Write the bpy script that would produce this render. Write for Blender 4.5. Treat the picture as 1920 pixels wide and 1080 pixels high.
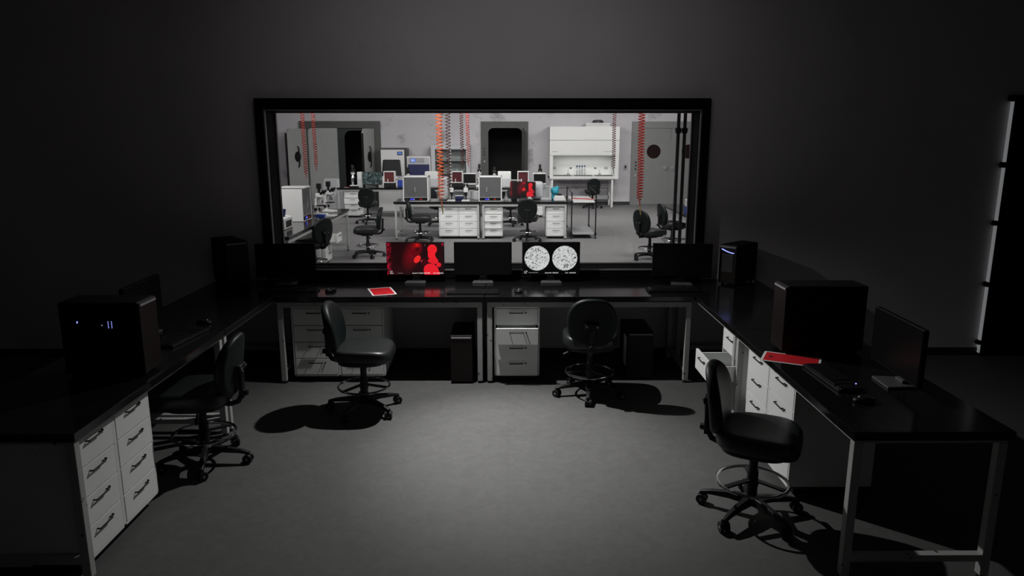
import bpy, bmesh, math, random
from mathutils import Vector, Matrix
PI = math.pi
R = math.radians
rnd = random.Random(7)
for o in list(bpy.data.objects): bpy.data.objects.remove(o)
scn = bpy.context.scene
COL = scn.collection

# ------------------------------------------------------------ camera, world, lights, exposure
cam_d = bpy.data.cameras.new('camera'); cam = bpy.data.objects.new('camera', cam_d); COL.objects.link(cam)
cam_d.sensor_width = 36.0; cam_d.lens = 1355.0 / 1920.0 * 36.0
cam_d.clip_start = 0.05; cam_d.clip_end = 100
cam.location = (0, 0, 2.087)
cam.rotation_euler = (R(90 - 12.0), 0, R(-0.29))
scn.camera = cam
scn.view_settings.view_transform = 'Standard'
scn.view_settings.look = 'None'
scn.view_settings.gamma = 1.0
scn.view_settings.exposure = 0.0
scn.view_settings.use_curve_mapping = False
w = bpy.data.worlds.new('world'); scn.world = w; w.use_nodes = True
w.node_tree.nodes['Background'].inputs[0].default_value = (0.5, 0.5, 0.55, 1)
w.node_tree.nodes['Background'].inputs[1].default_value = 0.0006

def light(name, kind, loc, target, energy, size=None, color=(1, 1, 1), spot=None, blend=0.5, spread=None):
    d = bpy.data.lights.new(name, kind); d.energy = energy; d.color = color
    if kind == 'AREA':
        d.shape = 'RECTANGLE'; d.size, d.size_y = size
        if spread: d.spread = R(spread)
    if kind == 'SPOT':
        d.spot_size = R(spot); d.spot_blend = blend; d.shadow_soft_size = size
    o = bpy.data.objects.new(name, d); COL.objects.link(o); o.location = loc
    o.rotation_euler = (Vector(target) - Vector(loc)).to_track_quat('-Z', 'Y').to_euler()
    return o
# the one working ceiling spot of the dark control room
light('control_room_spot', 'SPOT', (-0.5, 5.68, 2.42), (0.12, 4.62, 0), 350, 0.02, (1, 0.99, 0.975), 56, 1.0)
light('control_room_spot_spill', 'SPOT', (-0.5, 5.68, 2.42), (0.1, 4.6, 0), 265, 0.02, (1, 0.99, 0.975), 140, 1.0)
# added unseen fill, standing in for floor bounce on the wall above the window
light('wall_bounce_fill', 'AREA', (0.0, 4.1, 3.36), (0.0, 6.69, 2.75), 2.0, (2.6, 0.15), (1, 0.97, 0.985), spread=84)
# ceiling lights of the laboratory
for y, e in ((9.6, 76), (13.2, 74), (17.6, 82)):
    for x, k in ((-4.3, 1.0 if y < 10 else 0.4), (-0.6, 1.0), (3.1, 1.0)):
        light('lab_ceiling_light', 'AREA', (x, y, 3.35), (x, y + 2.6, 0), e * k, (1.2, 0.6), (1, 0.985, 0.98), spread=165)

# ------------------------------------------------------------ materials
def mat(name, col, rough=0.5, metal=0.0, spec=0.5, var=0.0, vscale=6.0, chips=0.0, chipcol=(0.03, 0.03, 0.03), coat=0.0,
        emit=None, es=0.0, bump=0.0, bscale=60.0, trans=0.0):
    m = bpy.data.materials.new(name); m.use_nodes = True
    nt = m.node_tree; b = nt.nodes['Principled BSDF']
    b.inputs['Roughness'].default_value = rough; b.inputs['Metallic'].default_value = metal
    b.inputs['Specular IOR Level'].default_value = spec
    b.inputs['Coat Weight'].default_value = coat
    b.inputs['Base Color'].default_value = (*col, 1)
    tc = nt.nodes.new('ShaderNodeTexCoord')
    last = None
    nz = nt.nodes.new('ShaderNodeTexNoise'); nz.inputs['Scale'].default_value = vscale; nz.inputs['Detail'].default_value = 5
    nt.links.new(tc.outputs['Object'], nz.inputs['Vector'])
    mr = nt.nodes.new('ShaderNodeMapRange'); mr.inputs[1].default_value = 0.3; mr.inputs[2].default_value = 0.7
    mr.inputs[3].default_value = 1 - max(var, 0.02); mr.inputs[4].default_value = 1 + max(var, 0.02)
    nt.links.new(nz.outputs['Fac'], mr.inputs[0])
    vm = nt.nodes.new('ShaderNodeVectorMath'); vm.operation = 'SCALE'; vm.inputs[0].default_value = col
    nt.links.new(mr.outputs[0], vm.inputs['Scale']); last = vm.outputs[0]
    if chips:
        n2 = nt.nodes.new('ShaderNodeTexNoise'); n2.inputs['Scale'].default_value = 22; n2.inputs['Detail'].default_value = 6
        nt.links.new(tc.outputs['Object'], n2.inputs['Vector'])
        m2 = nt.nodes.new('ShaderNodeMapRange'); m2.inputs[1].default_value = 0.69 - chips; m2.inputs[2].default_value = 0.72 - chips
        nt.links.new(n2.outputs['Fac'], m2.inputs[0])
        mx = nt.nodes.new('ShaderNodeMix'); mx.data_type = 'RGBA'
        nt.links.new(m2.outputs[0], mx.inputs[0]); nt.links.new(last, mx.inputs[6]); mx.inputs[7].default_value = (*chipcol, 1)
        last = mx.outputs[2]
    nt.links.new(last, b.inputs['Base Color'])
    if bump:
        n3 = nt.nodes.new('ShaderNodeTexNoise'); n3.inputs['Scale'].default_value = bscale; n3.inputs['Detail'].default_value = 3
        nt.links.new(tc.outputs['Object'], n3.inputs['Vector'])
        bp = nt.nodes.new('ShaderNodeBump'); bp.inputs['Strength'].default_value = bump; bp.inputs['Distance'].default_value = 0.01
        nt.links.new(n3.outputs['Fac'], bp.inputs['Height']); nt.links.new(bp.outputs[0], b.inputs['Normal'])
    if emit:
        b.inputs['Emission Color'].default_value = (*emit, 1); b.inputs['Emission Strength'].default_value = es
    return m

def pane_mat(name, tint, gloss=0.06, trans=0.94, rough=0.02, diff=None):
    m = bpy.data.materials.new(name); m.use_nodes = True; nt = m.node_tree
    nt.nodes.remove(nt.nodes['Principled BSDF'])
    out = nt.nodes['Material Output']
    t = nt.nodes.new('ShaderNodeBsdfTransparent'); t.inputs[0].default_value = (*tint, 1)
    g = nt.nodes.new('ShaderNodeBsdfGlossy'); g.inputs['Roughness'].default_value = rough
    mx = nt.nodes.new('ShaderNodeMixShader'); mx.inputs[0].default_value = gloss
    base = t.outputs[0]
    if diff:
        d = nt.nodes.new('ShaderNodeBsdfDiffuse'); d.inputs[0].default_value = (*diff[0], 1)
        m1 = nt.nodes.new('ShaderNodeMixShader'); m1.inputs[0].default_value = diff[1]
        nt.links.new(base, m1.inputs[1]); nt.links.new(d.outputs[0], m1.inputs[2]); base = m1.outputs[0]
    nt.links.new(base, mx.inputs[1]); nt.links.new(g.outputs[0], mx.inputs[2]); nt.links.new(mx.outputs[0], out.inputs[0])
    return m

def lino_mat(name, col):
    m = mat(name, col, rough=0.72, spec=0.22, var=0.035, vscale=3.0, bump=0.03, bscale=9)
    nt = m.node_tree; b = nt.nodes['Principled BSDF']
    tc = nt.nodes.new('ShaderNodeTexCoord')
    br = nt.nodes.new('ShaderNodeTexBrick'); br.offset = 0.0
    br.inputs['Scale'].default_value = 1.0; br.inputs['Brick Width'].default_value = 60.0; br.inputs['Row Height'].default_value = 2.385
    br.inputs['Mortar Size'].default_value = 0.0025; br.inputs['Mortar Smooth'].default_value = 0.1
    br.inputs['Color1'].default_value = (1, 1, 1, 1); br.inputs['Color2'].default_value = (0.95, 0.95, 0.95, 1); br.inputs['Mortar'].default_value = (0.88, 0.88, 0.88, 1)
    nt.links.new(tc.outputs['Object'], br.inputs['Vector'])
    fl = nt.nodes.new('ShaderNodeTexNoise'); fl.inputs['Scale'].default_value = 14; fl.inputs['Detail'].default_value = 8; fl.inputs['Distortion'].default_value = 1.2
    nt.links.new(tc.outputs['Object'], fl.inputs['Vector'])
    mr = nt.nodes.new('ShaderNodeMapRange'); mr.inputs[1].default_value = 0.35; mr.inputs[2].default_value = 0.65; mr.inputs[3].default_value = 0.92; mr.inputs[4].default_value = 1.06
    nt.links.new(fl.outputs['Fac'], mr.inputs[0])
    src = b.inputs['Base Color'].links[0].from_socket
    v1 = nt.nodes.new('ShaderNodeVectorMath'); v1.operation = 'MULTIPLY'; nt.links.new(src, v1.inputs[0]); nt.links.new(br.outputs['Color'], v1.inputs[1])
    v2 = nt.nodes.new('ShaderNodeVectorMath'); v2.operation = 'SCALE'; nt.links.new(v1.outputs[0], v2.inputs[0]); nt.links.new(mr.outputs[0], v2.inputs['Scale'])
    nt.links.new(v2.outputs[0], b.inputs['Base Color'])
    return m

def wall_mat(name, col, stain, thr=0.60):
    m = mat(name, col, rough=0.75, var=0.06, vscale=1.3, bump=0.12, bscale=25)
    nt = m.node_tree; b = nt.nodes['Principled BSDF']
    tc = nt.nodes.new('ShaderNodeTexCoord')
    n = nt.nodes.new('ShaderNodeTexNoise'); n.inputs['Scale'].default_value = 1.1; n.inputs['Detail'].default_value = 9; n.inputs['Roughness'].default_value = 0.68
    nt.links.new(tc.outputs['Object'], n.inputs['Vector'])
    mr = nt.nodes.new('ShaderNodeMapRange'); mr.inputs[1].default_value = thr; mr.inputs[2].default_value = thr + 0.09; mr.inputs[4].default_value = 0.7
    nt.links.new(n.outputs['Fac'], mr.inputs[0])
    src = b.inputs['Base Color'].links[0].from_socket
    mx = nt.nodes.new('ShaderNodeMix'); mx.data_type = 'RGBA'; mx.inputs[7].default_value = (*stain, 1)
    nt.links.new(mr.outputs[0], mx.inputs[0]); nt.links.new(src, mx.inputs[6]); nt.links.new(mx.outputs[2], b.inputs['Base Color'])
    return m

def screen_mat(name, base, blobs, strength, speck=None):
    """screen picture: soft ellipses in object space (x, z in metres) over a base colour"""
    m = bpy.data.materials.new(name); m.use_nodes = True; nt = m.node_tree; b = nt.nodes['Principled BSDF']
    b.inputs['Base Color'].default_value = (0.01, 0.01, 0.01, 1); b.inputs['Roughness'].default_value = 0.25
    tc = nt.nodes.new('ShaderNodeTexCoord')
    rgb = nt.nodes.new('ShaderNodeRGB'); rgb.outputs[0].default_value = (*base, 1); last = rgb.outputs[0]
    if speck:
        for sc, lo, hi, c in speck:
            v = nt.nodes.new('ShaderNodeTexNoise'); v.inputs['Scale'].default_value = sc; v.inputs['Detail'].default_value = 4
            nt.links.new(tc.outputs['Object'], v.inputs['Vector'])
            mr = nt.nodes.new('ShaderNodeMapRange'); mr.inputs[1].default_value = lo; mr.inputs[2].default_value = hi
            nt.links.new(v.outputs['Fac'], mr.inputs[0])
            mx = nt.nodes.new('ShaderNodeMix'); mx.data_type = 'RGBA'; mx.inputs[7].default_value = (*c, 1)
            nt.links.new(mr.outputs[0], mx.inputs[0]); nt.links.new(last, mx.inputs[6]); last = mx.outputs[2]
    for (cx, cz, a, c, rot, soft, colr) in blobs:
        mp = nt.nodes.new('ShaderNodeMapping'); mp.vector_type = 'TEXTURE'
        mp.inputs['Location'].default_value = (cx, 0, cz); mp.inputs['Rotation'].default_value = (0, R(rot), 0); mp.inputs['Scale'].default_value = (a, 1000, c)
        nt.links.new(tc.outputs['Object'], mp.inputs['Vector'])
        ln = nt.nodes.new('ShaderNodeVectorMath'); ln.operation = 'LENGTH'; nt.links.new(mp.outputs[0], ln.inputs[0])
        mr = nt.nodes.new('ShaderNodeMapRange'); mr.inputs[1].default_value = 1 - soft; mr.inputs[2].default_value = 1 + soft * 0.3; mr.inputs[3].default_value = 1; mr.inputs[4].default_value = 0
        nt.links.new(ln.outputs['Value'], mr.inputs[0])
        mx = nt.nodes.new('ShaderNodeMix'); mx.data_type = 'RGBA'; mx.inputs[7].default_value = (*colr, 1)
        nt.links.new(mr.outputs[0], mx.inputs[0]); nt.links.new(last, mx.inputs[6]); last = mx.outputs[2]
    nt.links.new(last, b.inputs['Emission Color']); b.inputs['Emission Strength'].default_value = strength
    return m

def petri_mat(name, strength, seed=1, cx=0.0):
    m = bpy.data.materials.new(name); m.use_nodes = True; nt = m.node_tree; b = nt.nodes['Principled BSDF']
    b.inputs['Base Color'].default_value = (0.02, 0.02, 0.02, 1)
    tc = nt.nodes.new('ShaderNodeTexCoord')
    last = None
    rgb = nt.nodes.new('ShaderNodeRGB'); rgb.outputs[0].default_value = (0.62, 0.64, 0.63, 1); last = rgb.outputs[0]
    for sc, lo, hi, c in ((95, 0.52, 0.66, (0.12, 0.13, 0.12)), (45, 0.60, 0.70, (0.16, 0.17, 0.16)), (24, 0.66, 0.74, (0.03, 0.03, 0.03))):
        v = nt.nodes.new('ShaderNodeTexNoise'); v.inputs['Scale'].default_value = sc; v.inputs['Detail'].default_value = 3
        nt.links.new(tc.outputs['Object'], v.inputs['Vector'])
        mr = nt.nodes.new('ShaderNodeMapRange'); mr.inputs[1].default_value = lo; mr.inputs[2].default_value = hi
        nt.links.new(v.outputs['Fac'], mr.inputs[0])
        mx = nt.nodes.new('ShaderNodeMix'); mx.data_type = 'RGBA'; mx.inputs[7].default_value = (*c, 1)
        nt.links.new(mr.outputs[0], mx.inputs[0]); nt.links.new(last, mx.inputs[6]); last = mx.outputs[2]
    q = random.Random(seed)
    spots = [(-0.095 if seed == 1 else 0.095, 0.005, 0.0095, 0.0085, 0.02)]
    for i in range(9):
        a_ = q.uniform(0, 2 * PI); d_ = q.uniform(0.01, 0.085)
        spots.append((d_ * math.cos(a_), d_ * math.sin(a_), q.uniform(0.003, 0.007), q.uniform(0.003, 0.006), q.uniform(0.02, 0.12)))
    for sgn in (1, -1): spots.append((0.012 * sgn + (0.0 if seed == 1 else 0.01), (0.078 if seed == 1 else -0.078), 0.006, 0.017, 0.14))
    for (sx_, sz_, a_, c_, v_) in spots:
        mp = nt.nodes.new('ShaderNodeMapping'); mp.vector_type = 'TEXTURE'
        mp.inputs['Location'].default_value = (cx + sx_, 0, 0.007 + sz_); mp.inputs['Scale'].default_value = (a_, 1000, c_)
        nt.links.new(tc.outputs['Object'], mp.inputs['Vector'])
        ln = nt.nodes.new('ShaderNodeVectorMath'); ln.operation = 'LENGTH'; nt.links.new(mp.outputs[0], ln.inputs[0])
        mr = nt.nodes.new('ShaderNodeMapRange'); mr.inputs[1].default_value = 0.75; mr.inputs[2].default_value = 1.15; mr.inputs[3].default_value = 1; mr.inputs[4].default_value = 0
        nt.links.new(ln.outputs['Value'], mr.inputs[0])
        mx = nt.nodes.new('ShaderNodeMix'); mx.data_type = 'RGBA'; mx.inputs[7].default_value = (v_, v_, v_, 1)
        nt.links.new(mr.outputs[0], mx.inputs[0]); nt.links.new(last, mx.inputs[6]); last = mx.outputs[2]
    nt.links.new(last, b.inputs['Emission Color']); b.inputs['Emission Strength'].default_value = strength
    return m

M = {}
M['white'] = mat('white_powder_coat', (0.74, 0.75, 0.74), 0.38, var=0.04, chips=-0.02, chipcol=(0.2, 0.2, 0.2))
M['drawer'] = mat('drawer_front_paint', (0.80, 0.815, 0.80), 0.4, var=0.03, vscale=3)
M['frame'] = mat('bench_frame_paint', (0.42, 0.43, 0.42), 0.4, var=0.05, chips=0.02)
M['top'] = mat('black_epoxy_worktop', (0.008, 0.008, 0.0085), 0.14, spec=0.5, var=0.15, vscale=5)
M['black'] = mat('black_plastic', (0.005, 0.005, 0.0055), 0.45, spec=0.35)
M['matte'] = mat('matte_black_paint', (0.006, 0.006, 0.006), 0.7, spec=0.2)
M['case'] = mat('black_pc_case', (0.004, 0.004, 0.0045), 0.6, spec=0.25)
M['caseface'] = mat('case_front_red_reflection', (0.007, 0.0018, 0.0018), 0.45, spec=0.4)  # dark red paints in the red light reflected on the tower fronts
M['silver'] = mat('dull_silver_plastic', (0.30, 0.30, 0.31), 0.45)
M['stand'] = mat('grey_monitor_stand', (0.09, 0.09, 0.092), 0.45)
M['leaflight'] = mat('light_grey_door_paint', (0.36, 0.365, 0.355), 0.5, var=0.05)
M['darkgrey'] = mat('dark_grey_plastic', (0.035, 0.035, 0.036), 0.45)
M['chrome'] = mat('chrome', (0.55, 0.55, 0.56), 0.18, metal=1.0)
M['vinyl'] = mat('dark_green_vinyl', (0.010, 0.012, 0.012), 0.40, spec=0.5, var=0.1, bump=0.05, bscale=120)
M['vinylg'] = mat('dark_green_back_shell', (0.0025, 0.0055, 0.0055), 0.5, spec=0.3, var=0.1)
M['red'] = mat('red_print', (0.55, 0.004, 0.012), 0.6, var=0.1)
M['paper'] = mat('white_paper', (0.75, 0.75, 0.74), 0.7)
M['ink'] = mat('black_ink', (0.02, 0.0, 0.0), 0.7)
M['orange'] = mat('orange_hose_rubber', (0.66, 0.13, 0.04), 0.4)
M['maroon'] = mat('dark_red_hose_rubber', (0.30, 0.022, 0.014), 0.5)
M['blackred'] = mat('maroon_hose_rubber', (0.055, 0.010, 0.010), 0.5)
M['brass'] = mat('brass', (0.75, 0.5, 0.2), 0.3, metal=0.8)
M['cream'] = mat('white_abs_housing', (0.66, 0.66, 0.65), 0.45, var=0.02)
M['grey'] = mat('grey_housing', (0.33, 0.33, 0.34), 0.5, var=0.03)
M['lgrey'] = mat('pale_grey_housing', (0.48, 0.48, 0.50), 0.5, var=0.03)
M['steel'] = mat('brushed_steel', (0.35, 0.35, 0.35), 0.35, metal=0.7)
M['doorframe'] = mat('grey_green_door_frame', (0.07, 0.073, 0.066), 0.6, var=0.06)
M['doorleaf'] = mat('pale_grey_door_paint', (0.20, 0.205, 0.20), 0.5, var=0.05, chips=-0.0)
M['doordark'] = mat('dark_green_grey_surround', (0.02, 0.025, 0.025), 0.6)
M['navy'] = mat('navy_blue_panel', (0.008, 0.012, 0.075), 0.5)
M['cyan'] = mat('cyan_plastic', (0.03, 0.32, 0.42), 0.45)
M['bluep'] = mat('blue_plastic', (0.02, 0.05, 0.35), 0.5)
M['blueled'] = mat('blue_led', (0.02, 0.02, 0.1), 0.5, emit=(0.25, 0.3, 1.0), es=2.2)
M['deepblue'] = mat('deep_blue_led', (0.02, 0.02, 0.1), 0.5, emit=(0.05, 0.05, 0.9), es=0.9)
M['redled'] = mat('red_led', (0.1, 0.0, 0.0), 0.5, emit=(0.9, 0.03, 0.02), es=0.5)
M['text'] = mat('white_screen_text', (0.1, 0.1, 0.1), 0.5, emit=(1, 1, 1), es=0.75)
M['textgrey'] = mat('grey_screen_bar', (0.1, 0.1, 0.1), 0.5, emit=(0.25, 0.25, 0.25), es=0.6)
M['lcd'] = mat('blue_lcd', (0.02, 0.02, 0.02), 0.3, emit=(0.10, 0.22, 0.75), es=0.8)
M['lcdlight'] = mat('pale_lcd_text', (0.02, 0.02, 0.02), 0.3, emit=(0.55, 0.6, 1.0), es=0.9)
M['off'] = mat('dark_screen_glass', (0.006, 0.006, 0.006), 0.3, spec=0.3)
M['amber'] = mat('amber_gel_screen', (0.03, 0.01, 0.01), 0.3, emit=(0.10, 0.025, 0.03), es=0.8)
M['gelred'] = mat('dark_red_acrylic', (0.085, 0.018, 0.022), 0.25)
M['winglass'] = pane_mat('window_glass', (0.95, 0.955, 0.95), 0.03)
M['smoked'] = pane_mat('smoked_glass_door', (0.72, 0.72, 0.73), 0.07, diff=((0.30, 0.30, 0.305), 0.28))
M['clear'] = pane_mat('clear_glassware', (0.85, 0.88, 0.88), 0.12, rough=0.1, diff=((0.6, 0.62, 0.62), 0.25))
M['sash'] = pane_mat('hood_sash_glass', (0.9, 0.92, 0.9), 0.04)
M['floor'] = lino_mat('grey_linoleum', (0.085, 0.085, 0.0845))
M['labfloor'] = lino_mat('lab_linoleum', (0.215, 0.212, 0.212))
M['wall'] = wall_mat('control_room_plaster', (0.66, 0.635, 0.65), (0.52, 0.50, 0.52), 0.66)
M['labwall'] = wall_mat('lab_plaster_with_stains', (0.53, 0.51, 0.535), (0.22, 0.215, 0.22), 0.555)
M['base'] = mat('black_baseboard', (0.02, 0.02, 0.02), 0.6)
M['dark'] = mat('unlit_corridor_colour', (0.03, 0.03, 0.029), 0.8)  # lack of light put into the corridor walls' colour
M['winframe'] = mat('black_window_frame', (0.004, 0.004, 0.0045), 0.75, spec=0.12)
M['winedge'] = mat('bead_and_bevel_highlight', (0.20, 0.20, 0.20), 0.4, metal=0.3)  # metal of the glazing bead, also the painted bevel highlight
M['gap'] = mat('glowing_door_edge', (0.02, 0.02, 0.02), 0.5, emit=(0.92, 0.94, 0.97), es=0.14)  # added glow stands in for light falling on the door's pale edge
M['porthole'] = mat('dark_red_porthole_glass', (0.010, 0.001, 0.001), 0.25)

# ------------------------------------------------------------ mesh helpers
class MB:
    def __init__(s): s.bm = bmesh.new()
    def _v(s, geom, mtx=None):
        if mtx: bmesh.ops.transform(s.bm, matrix=mtx, verts=geom)
    def box(s, x0, x1, y0, y1, z0, z1, mtx=None):
        r = bmesh.ops.create_cube(s.bm, size=1.0)['verts']
        T = Matrix.Translation(((x0 + x1) / 2, (y0 + y1) / 2, (z0 + z1) / 2)) @ Matrix.Diagonal((x1 - x0, y1 - y0, z1 - z0, 1))
        s._v(r, (mtx @ T) if mtx else T); return s
    def bar(s, p0, p1, w, h):
        p0, p1 = Vector(p0), Vector(p1); d = p1 - p0
        r = bmesh.ops.create_cube(s.bm, size=1.0)['verts']
        q = d.to_track_quat('Y', 'Z').to_matrix().to_4x4()
        s._v(r, Matrix.Translation((p0 + p1) / 2) @ q @ Matrix.Diagonal((w, d.length, h, 1))); return s
    def cyl(s, p0, p1, r0, r1=None, seg=20):
        r1 = r0 if r1 is None else r1
        p0, p1 = Vector(p0), Vector(p1); d = p1 - p0
        g = bmesh.ops.create_cone(s.bm, cap_ends=True, segments=seg, radius1=r0, radius2=r1, depth=d.length)['verts']
        s._v(g, Matrix.Translation((p0 + p1) / 2) @ d.to_track_quat('Z', 'Y').to_matrix().to_4x4()); return s
    def ball(s, c, r, sc=(1, 1, 1), seg=14):
        g = bmesh.ops.create_uvsphere(s.bm, u_segments=seg, v_segments=max(6, seg // 2), radius=r)['verts']
        s._v(g, Matrix.Translation(c) @ Matrix.Diagonal((*sc, 1))); return s
    def lathe(s, prof, c=(0, 0, 0), seg=24, axis=None):
        rings = []
        for r, z in prof:
            rings.append([s.bm.verts.new((c[0] + r * math.cos(2 * PI * i / seg), c[1] + r * math.sin(2 * PI * i / seg), c[2] + z)) for i in range(seg)])
        for a, b in zip(rings, rings[1:]):
            for i in range(seg): s.bm.faces.new((a[i], a[(i + 1) % seg], b[(i + 1) % seg], b[i]))
        s.bm.faces.new(rings[0][::-1]); s.bm.faces.new(rings[-1]); return s
    def tube(s, pts, r, seg=8, closed=False):
        pts = [Vector(p) for p in pts]; n = len(pts); rings = []
        up = Vector((0, 0, 1)); prev = None
        for i, p in enumerate(pts):
            a = pts[i - 1] if (i > 0 or closed) else p
            b = pts[(i + 1) % n] if (i < n - 1 or closed) else p
            t = (b - a).normalized()
            if prev is None: u = t.orthogonal().normalized() if abs(t.dot(up)) > 0.95 else t.cross(up).normalized()
            else: u = (prev - t * prev.dot(t)).normalized()
            prev = u; v = t.cross(u)
            rings.append([s.bm.verts.new(p + r * (math.cos(2 * PI * k / seg) * u + math.sin(2 * PI * k / seg) * v)) for k in range(seg)])
        m = n if closed else n - 1
        for i in range(m):
            a, b = rings[i], rings[(i + 1) % n]
            for k in range(seg): s.bm.faces.new((a[k], a[(k + 1) % seg], b[(k + 1) % seg], b[k]))
        if not closed: s.bm.faces.new(rings[0][::-1]); s.bm.faces.new(rings[-1])
        return s
    def ring(s, c, R0, r, seg=40, tseg=8):
        return s.tube([(c[0] + R0 * math.cos(2 * PI * i / seg), c[1] + R0 * math.sin(2 * PI * i / seg), c[2]) for i in range(seg)], r, tseg, True)
    def prism(s, poly, axis, a, b):
        """extrude a 2-D outline (list of pairs) along axis 'x','y' or 'z' from a to b"""
        def P(u, v, t): return {'x': (t, u, v), 'y': (u, t, v), 'z': (u, v, t)}[axis]
        A = [s.bm.verts.new(P(u, v, a)) for u, v in poly]; B = [s.bm.verts.new(P(u, v, b)) for u, v in poly]
        n = len(poly)
        s.bm.faces.new(A); s.bm.faces.new(B[::-1])
        for i in range(n): s.bm.faces.new((A[i], B[i], B[(i + 1) % n], A[(i + 1) % n]))
        return s
    def pillow(s, hw, hh, ht, n=3.0, warp=None, seg=40, lev=6, pinch=2.6):
        """cushion: superellipse outline hw x hh in x/y, half thickness ht in z"""
        rings = []
        for k in range(-lev, lev + 1):
            t = k / lev; ang = t * PI / 2
            zz = math.copysign(abs(math.sin(ang)) ** (2 / pinch), ang); sc = abs(math.cos(ang)) ** (2 / pinch)
            if abs(k) == lev: sc = 0.0
            row = []
            inner = 1 - 0.0
            for i in range(seg):
                a = 2 * PI * i / seg; c, d = math.cos(a), math.sin(a)
                x = math.copysign(abs(c) ** (2 / n), c); y = math.copysign(abs(d) ** (2 / n), d)
                edge = ht * 0.9
                fx = (hw - edge) + edge * sc; fy = (hh - edge) + edge * sc
                row.append((x * fx, y * fy, zz * ht))
            rings.append(row)
        # close the two faces with inward rings
        def inward(row):
            return [[(x * f, y * f, z) for x, y, z in row] for f in (0.75, 0.5, 0.25)]
        bot = inward(rings[0])[::-1]; topr = inward(rings[-1])
        allr = bot + rings + topr
        vs = []
        for row in allr:
            vs.append([s.bm.verts.new(warp(*p) if warp else p) for p in row])
        for a, b in zip(vs, vs[1:]):
            for i in range(seg): s.bm.faces.new((a[i], a[(i + 1) % seg], b[(i + 1) % seg], b[i]))
        for row in (vs[0][::-1], vs[-1]): s.bm.faces.new(row)
        return s
    def build(s, name, material, parent=None, bevel=0.0, smooth=False, loc=None, seg=2):
        bm = s.bm
        bmesh.ops.recalc_face_normals(bm, faces=bm.faces)
        me = bpy.data.meshes.new(name); bm.to_mesh(me); bm.free()
        me.materials.append(material if not isinstance(material, str) else M[material])
        o = bpy.data.objects.new(name, me); COL.objects.link(o)
        if parent: o.parent = parent
        if loc: o.location = loc
        if smooth:
            me.polygons.foreach_set('use_smooth', [True] * len(me.polygons))
            try: me.set_sharp_from_angle(angle=R(42))
            except Exception: pass
        if bevel:
            b = o.modifiers.new('bevel', 'BEVEL'); b.width = bevel; b.segments = seg; b.limit_method = 'ANGLE'; b.angle_limit = R(40)
        return o

def thing(name, label, cat, loc=(0, 0, 0), rz=0.0, group=None):
    o = bpy.data.objects.new(name, None); COL.objects.link(o); o.empty_display_size = 0.1
    o.location = loc; o.rotation_euler = (0, 0, rz); o['label'] = label; o['category'] = cat
    if group: o['group'] = group
    return o
def tag(o, label, cat, group=None):
    o['label'] = label; o['category'] = cat
    if group: o['group'] = group
    return o
def struct(o): o['kind'] = 'structure'; return o
def copy_tree(o, parent=None):
    c = o.copy(); COL.objects.link(c)
    if parent: c.parent = parent
    for ch in [q for q in bpy.data.objects if q.parent == o]: copy_tree(ch, c)
    return c
def dup(root, loc, rz, label, group=None):
    c = copy_tree(root); c.location = loc; c.rotation_euler = (0, 0, rz); c['label'] = label
    if group: c['group'] = group
    return c

def plate_with_hole(outer, hole, r, corners, axis_y0, axis_y1):
    """x/z plate with one hole whose upper corners are rounded; open at the bottom when hole z0 == outer z0"""
    x0, x1, z0, z1 = outer; a0, a1, b0, b1 = hole
    pts = []
    def arc(cx, cz, s, e):
        for i in range(9):
            t = s + (e - s) * i / 8; pts.append((cx + r * math.cos(t), cz + r * math.sin(t)))
    mb = MB()
    pts = [(a0, z0)]
    if corners[0]: arc(a0 + r, b1 - r, PI, PI / 2)
    else: pts.append((a0, b1))
    xm = (a0 + a1) / 2
    left = [(x0, z0)] + [pts[0]] + pts[1:] + [(xm, b1), (xm, z1), (x0, z1)]
    mb.prism(left, 'y', axis_y0, axis_y1)
    pts = []
    if corners[1]: arc(a1 - r, b1 - r, PI / 2, 0)
    else: pts.append((a1, b1))
    right = [(xm, z1), (xm, b1)] + pts + [(a1, z0), (x1, z0), (x1, z1)]
    mb.prism(right, 'y', axis_y0, axis_y1)
    return mb

# ------------------------------------------------------------ the setting
ZT = 0.763            # worktop height
WY = 6.69             # control-room face of the dividing wall
WX0, WX1, WZ0, WZ1 = -2.235, 1.787, 0.79, 2.36
WT = 0.26            # wall thickness
struct(MB().box(-6.4, 6.4, -2.6, WY + WT, -0.1, 0).build('floor', 'floor'))
struct(MB().box(-8.0, 8.0, WY + WT, 25.5, -0.1, 0).build('floor', 'labfloor'))
struct(MB().box(-6.4, 6.4, -2.6, WY + 0.01, 3.4, 3.5).build('ceiling', 'wall'))
struct(MB().box(-8.0, 8.0, WY + 0.01, 22.2, 3.5, 3.6).build('ceiling', 'labwall'))
wf = MB().box(-8.0, WX0, WY, WY + WT, 0, 3.5).box(WX1, 8.0, WY, WY + WT, 0, 3.5).box(WX0, WX1, WY, WY + WT, 0, WZ0).box(WX0, WX1, WY, WY + WT, WZ1, 3.5)
struct(wf.build('wall_front', 'wall'))
struct(MB().box(-6.5, -6.4, -2.6, WY, 0, 3.5).build('wall_left', 'wall'))
struct(MB().box(6.4, 6.5, -2.6, WY, 0, 3.5).build('wall_right', 'wall'))
struct(MB().box(-6.4, 6.4, -2.7, -2.6, 0, 3.5).build('wall_behind', 'wall'))
struct(MB().box(-6.4, 6.4, WY - 0.012, WY, 0, 0.075).build('baseboard_front', 'base'))
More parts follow.
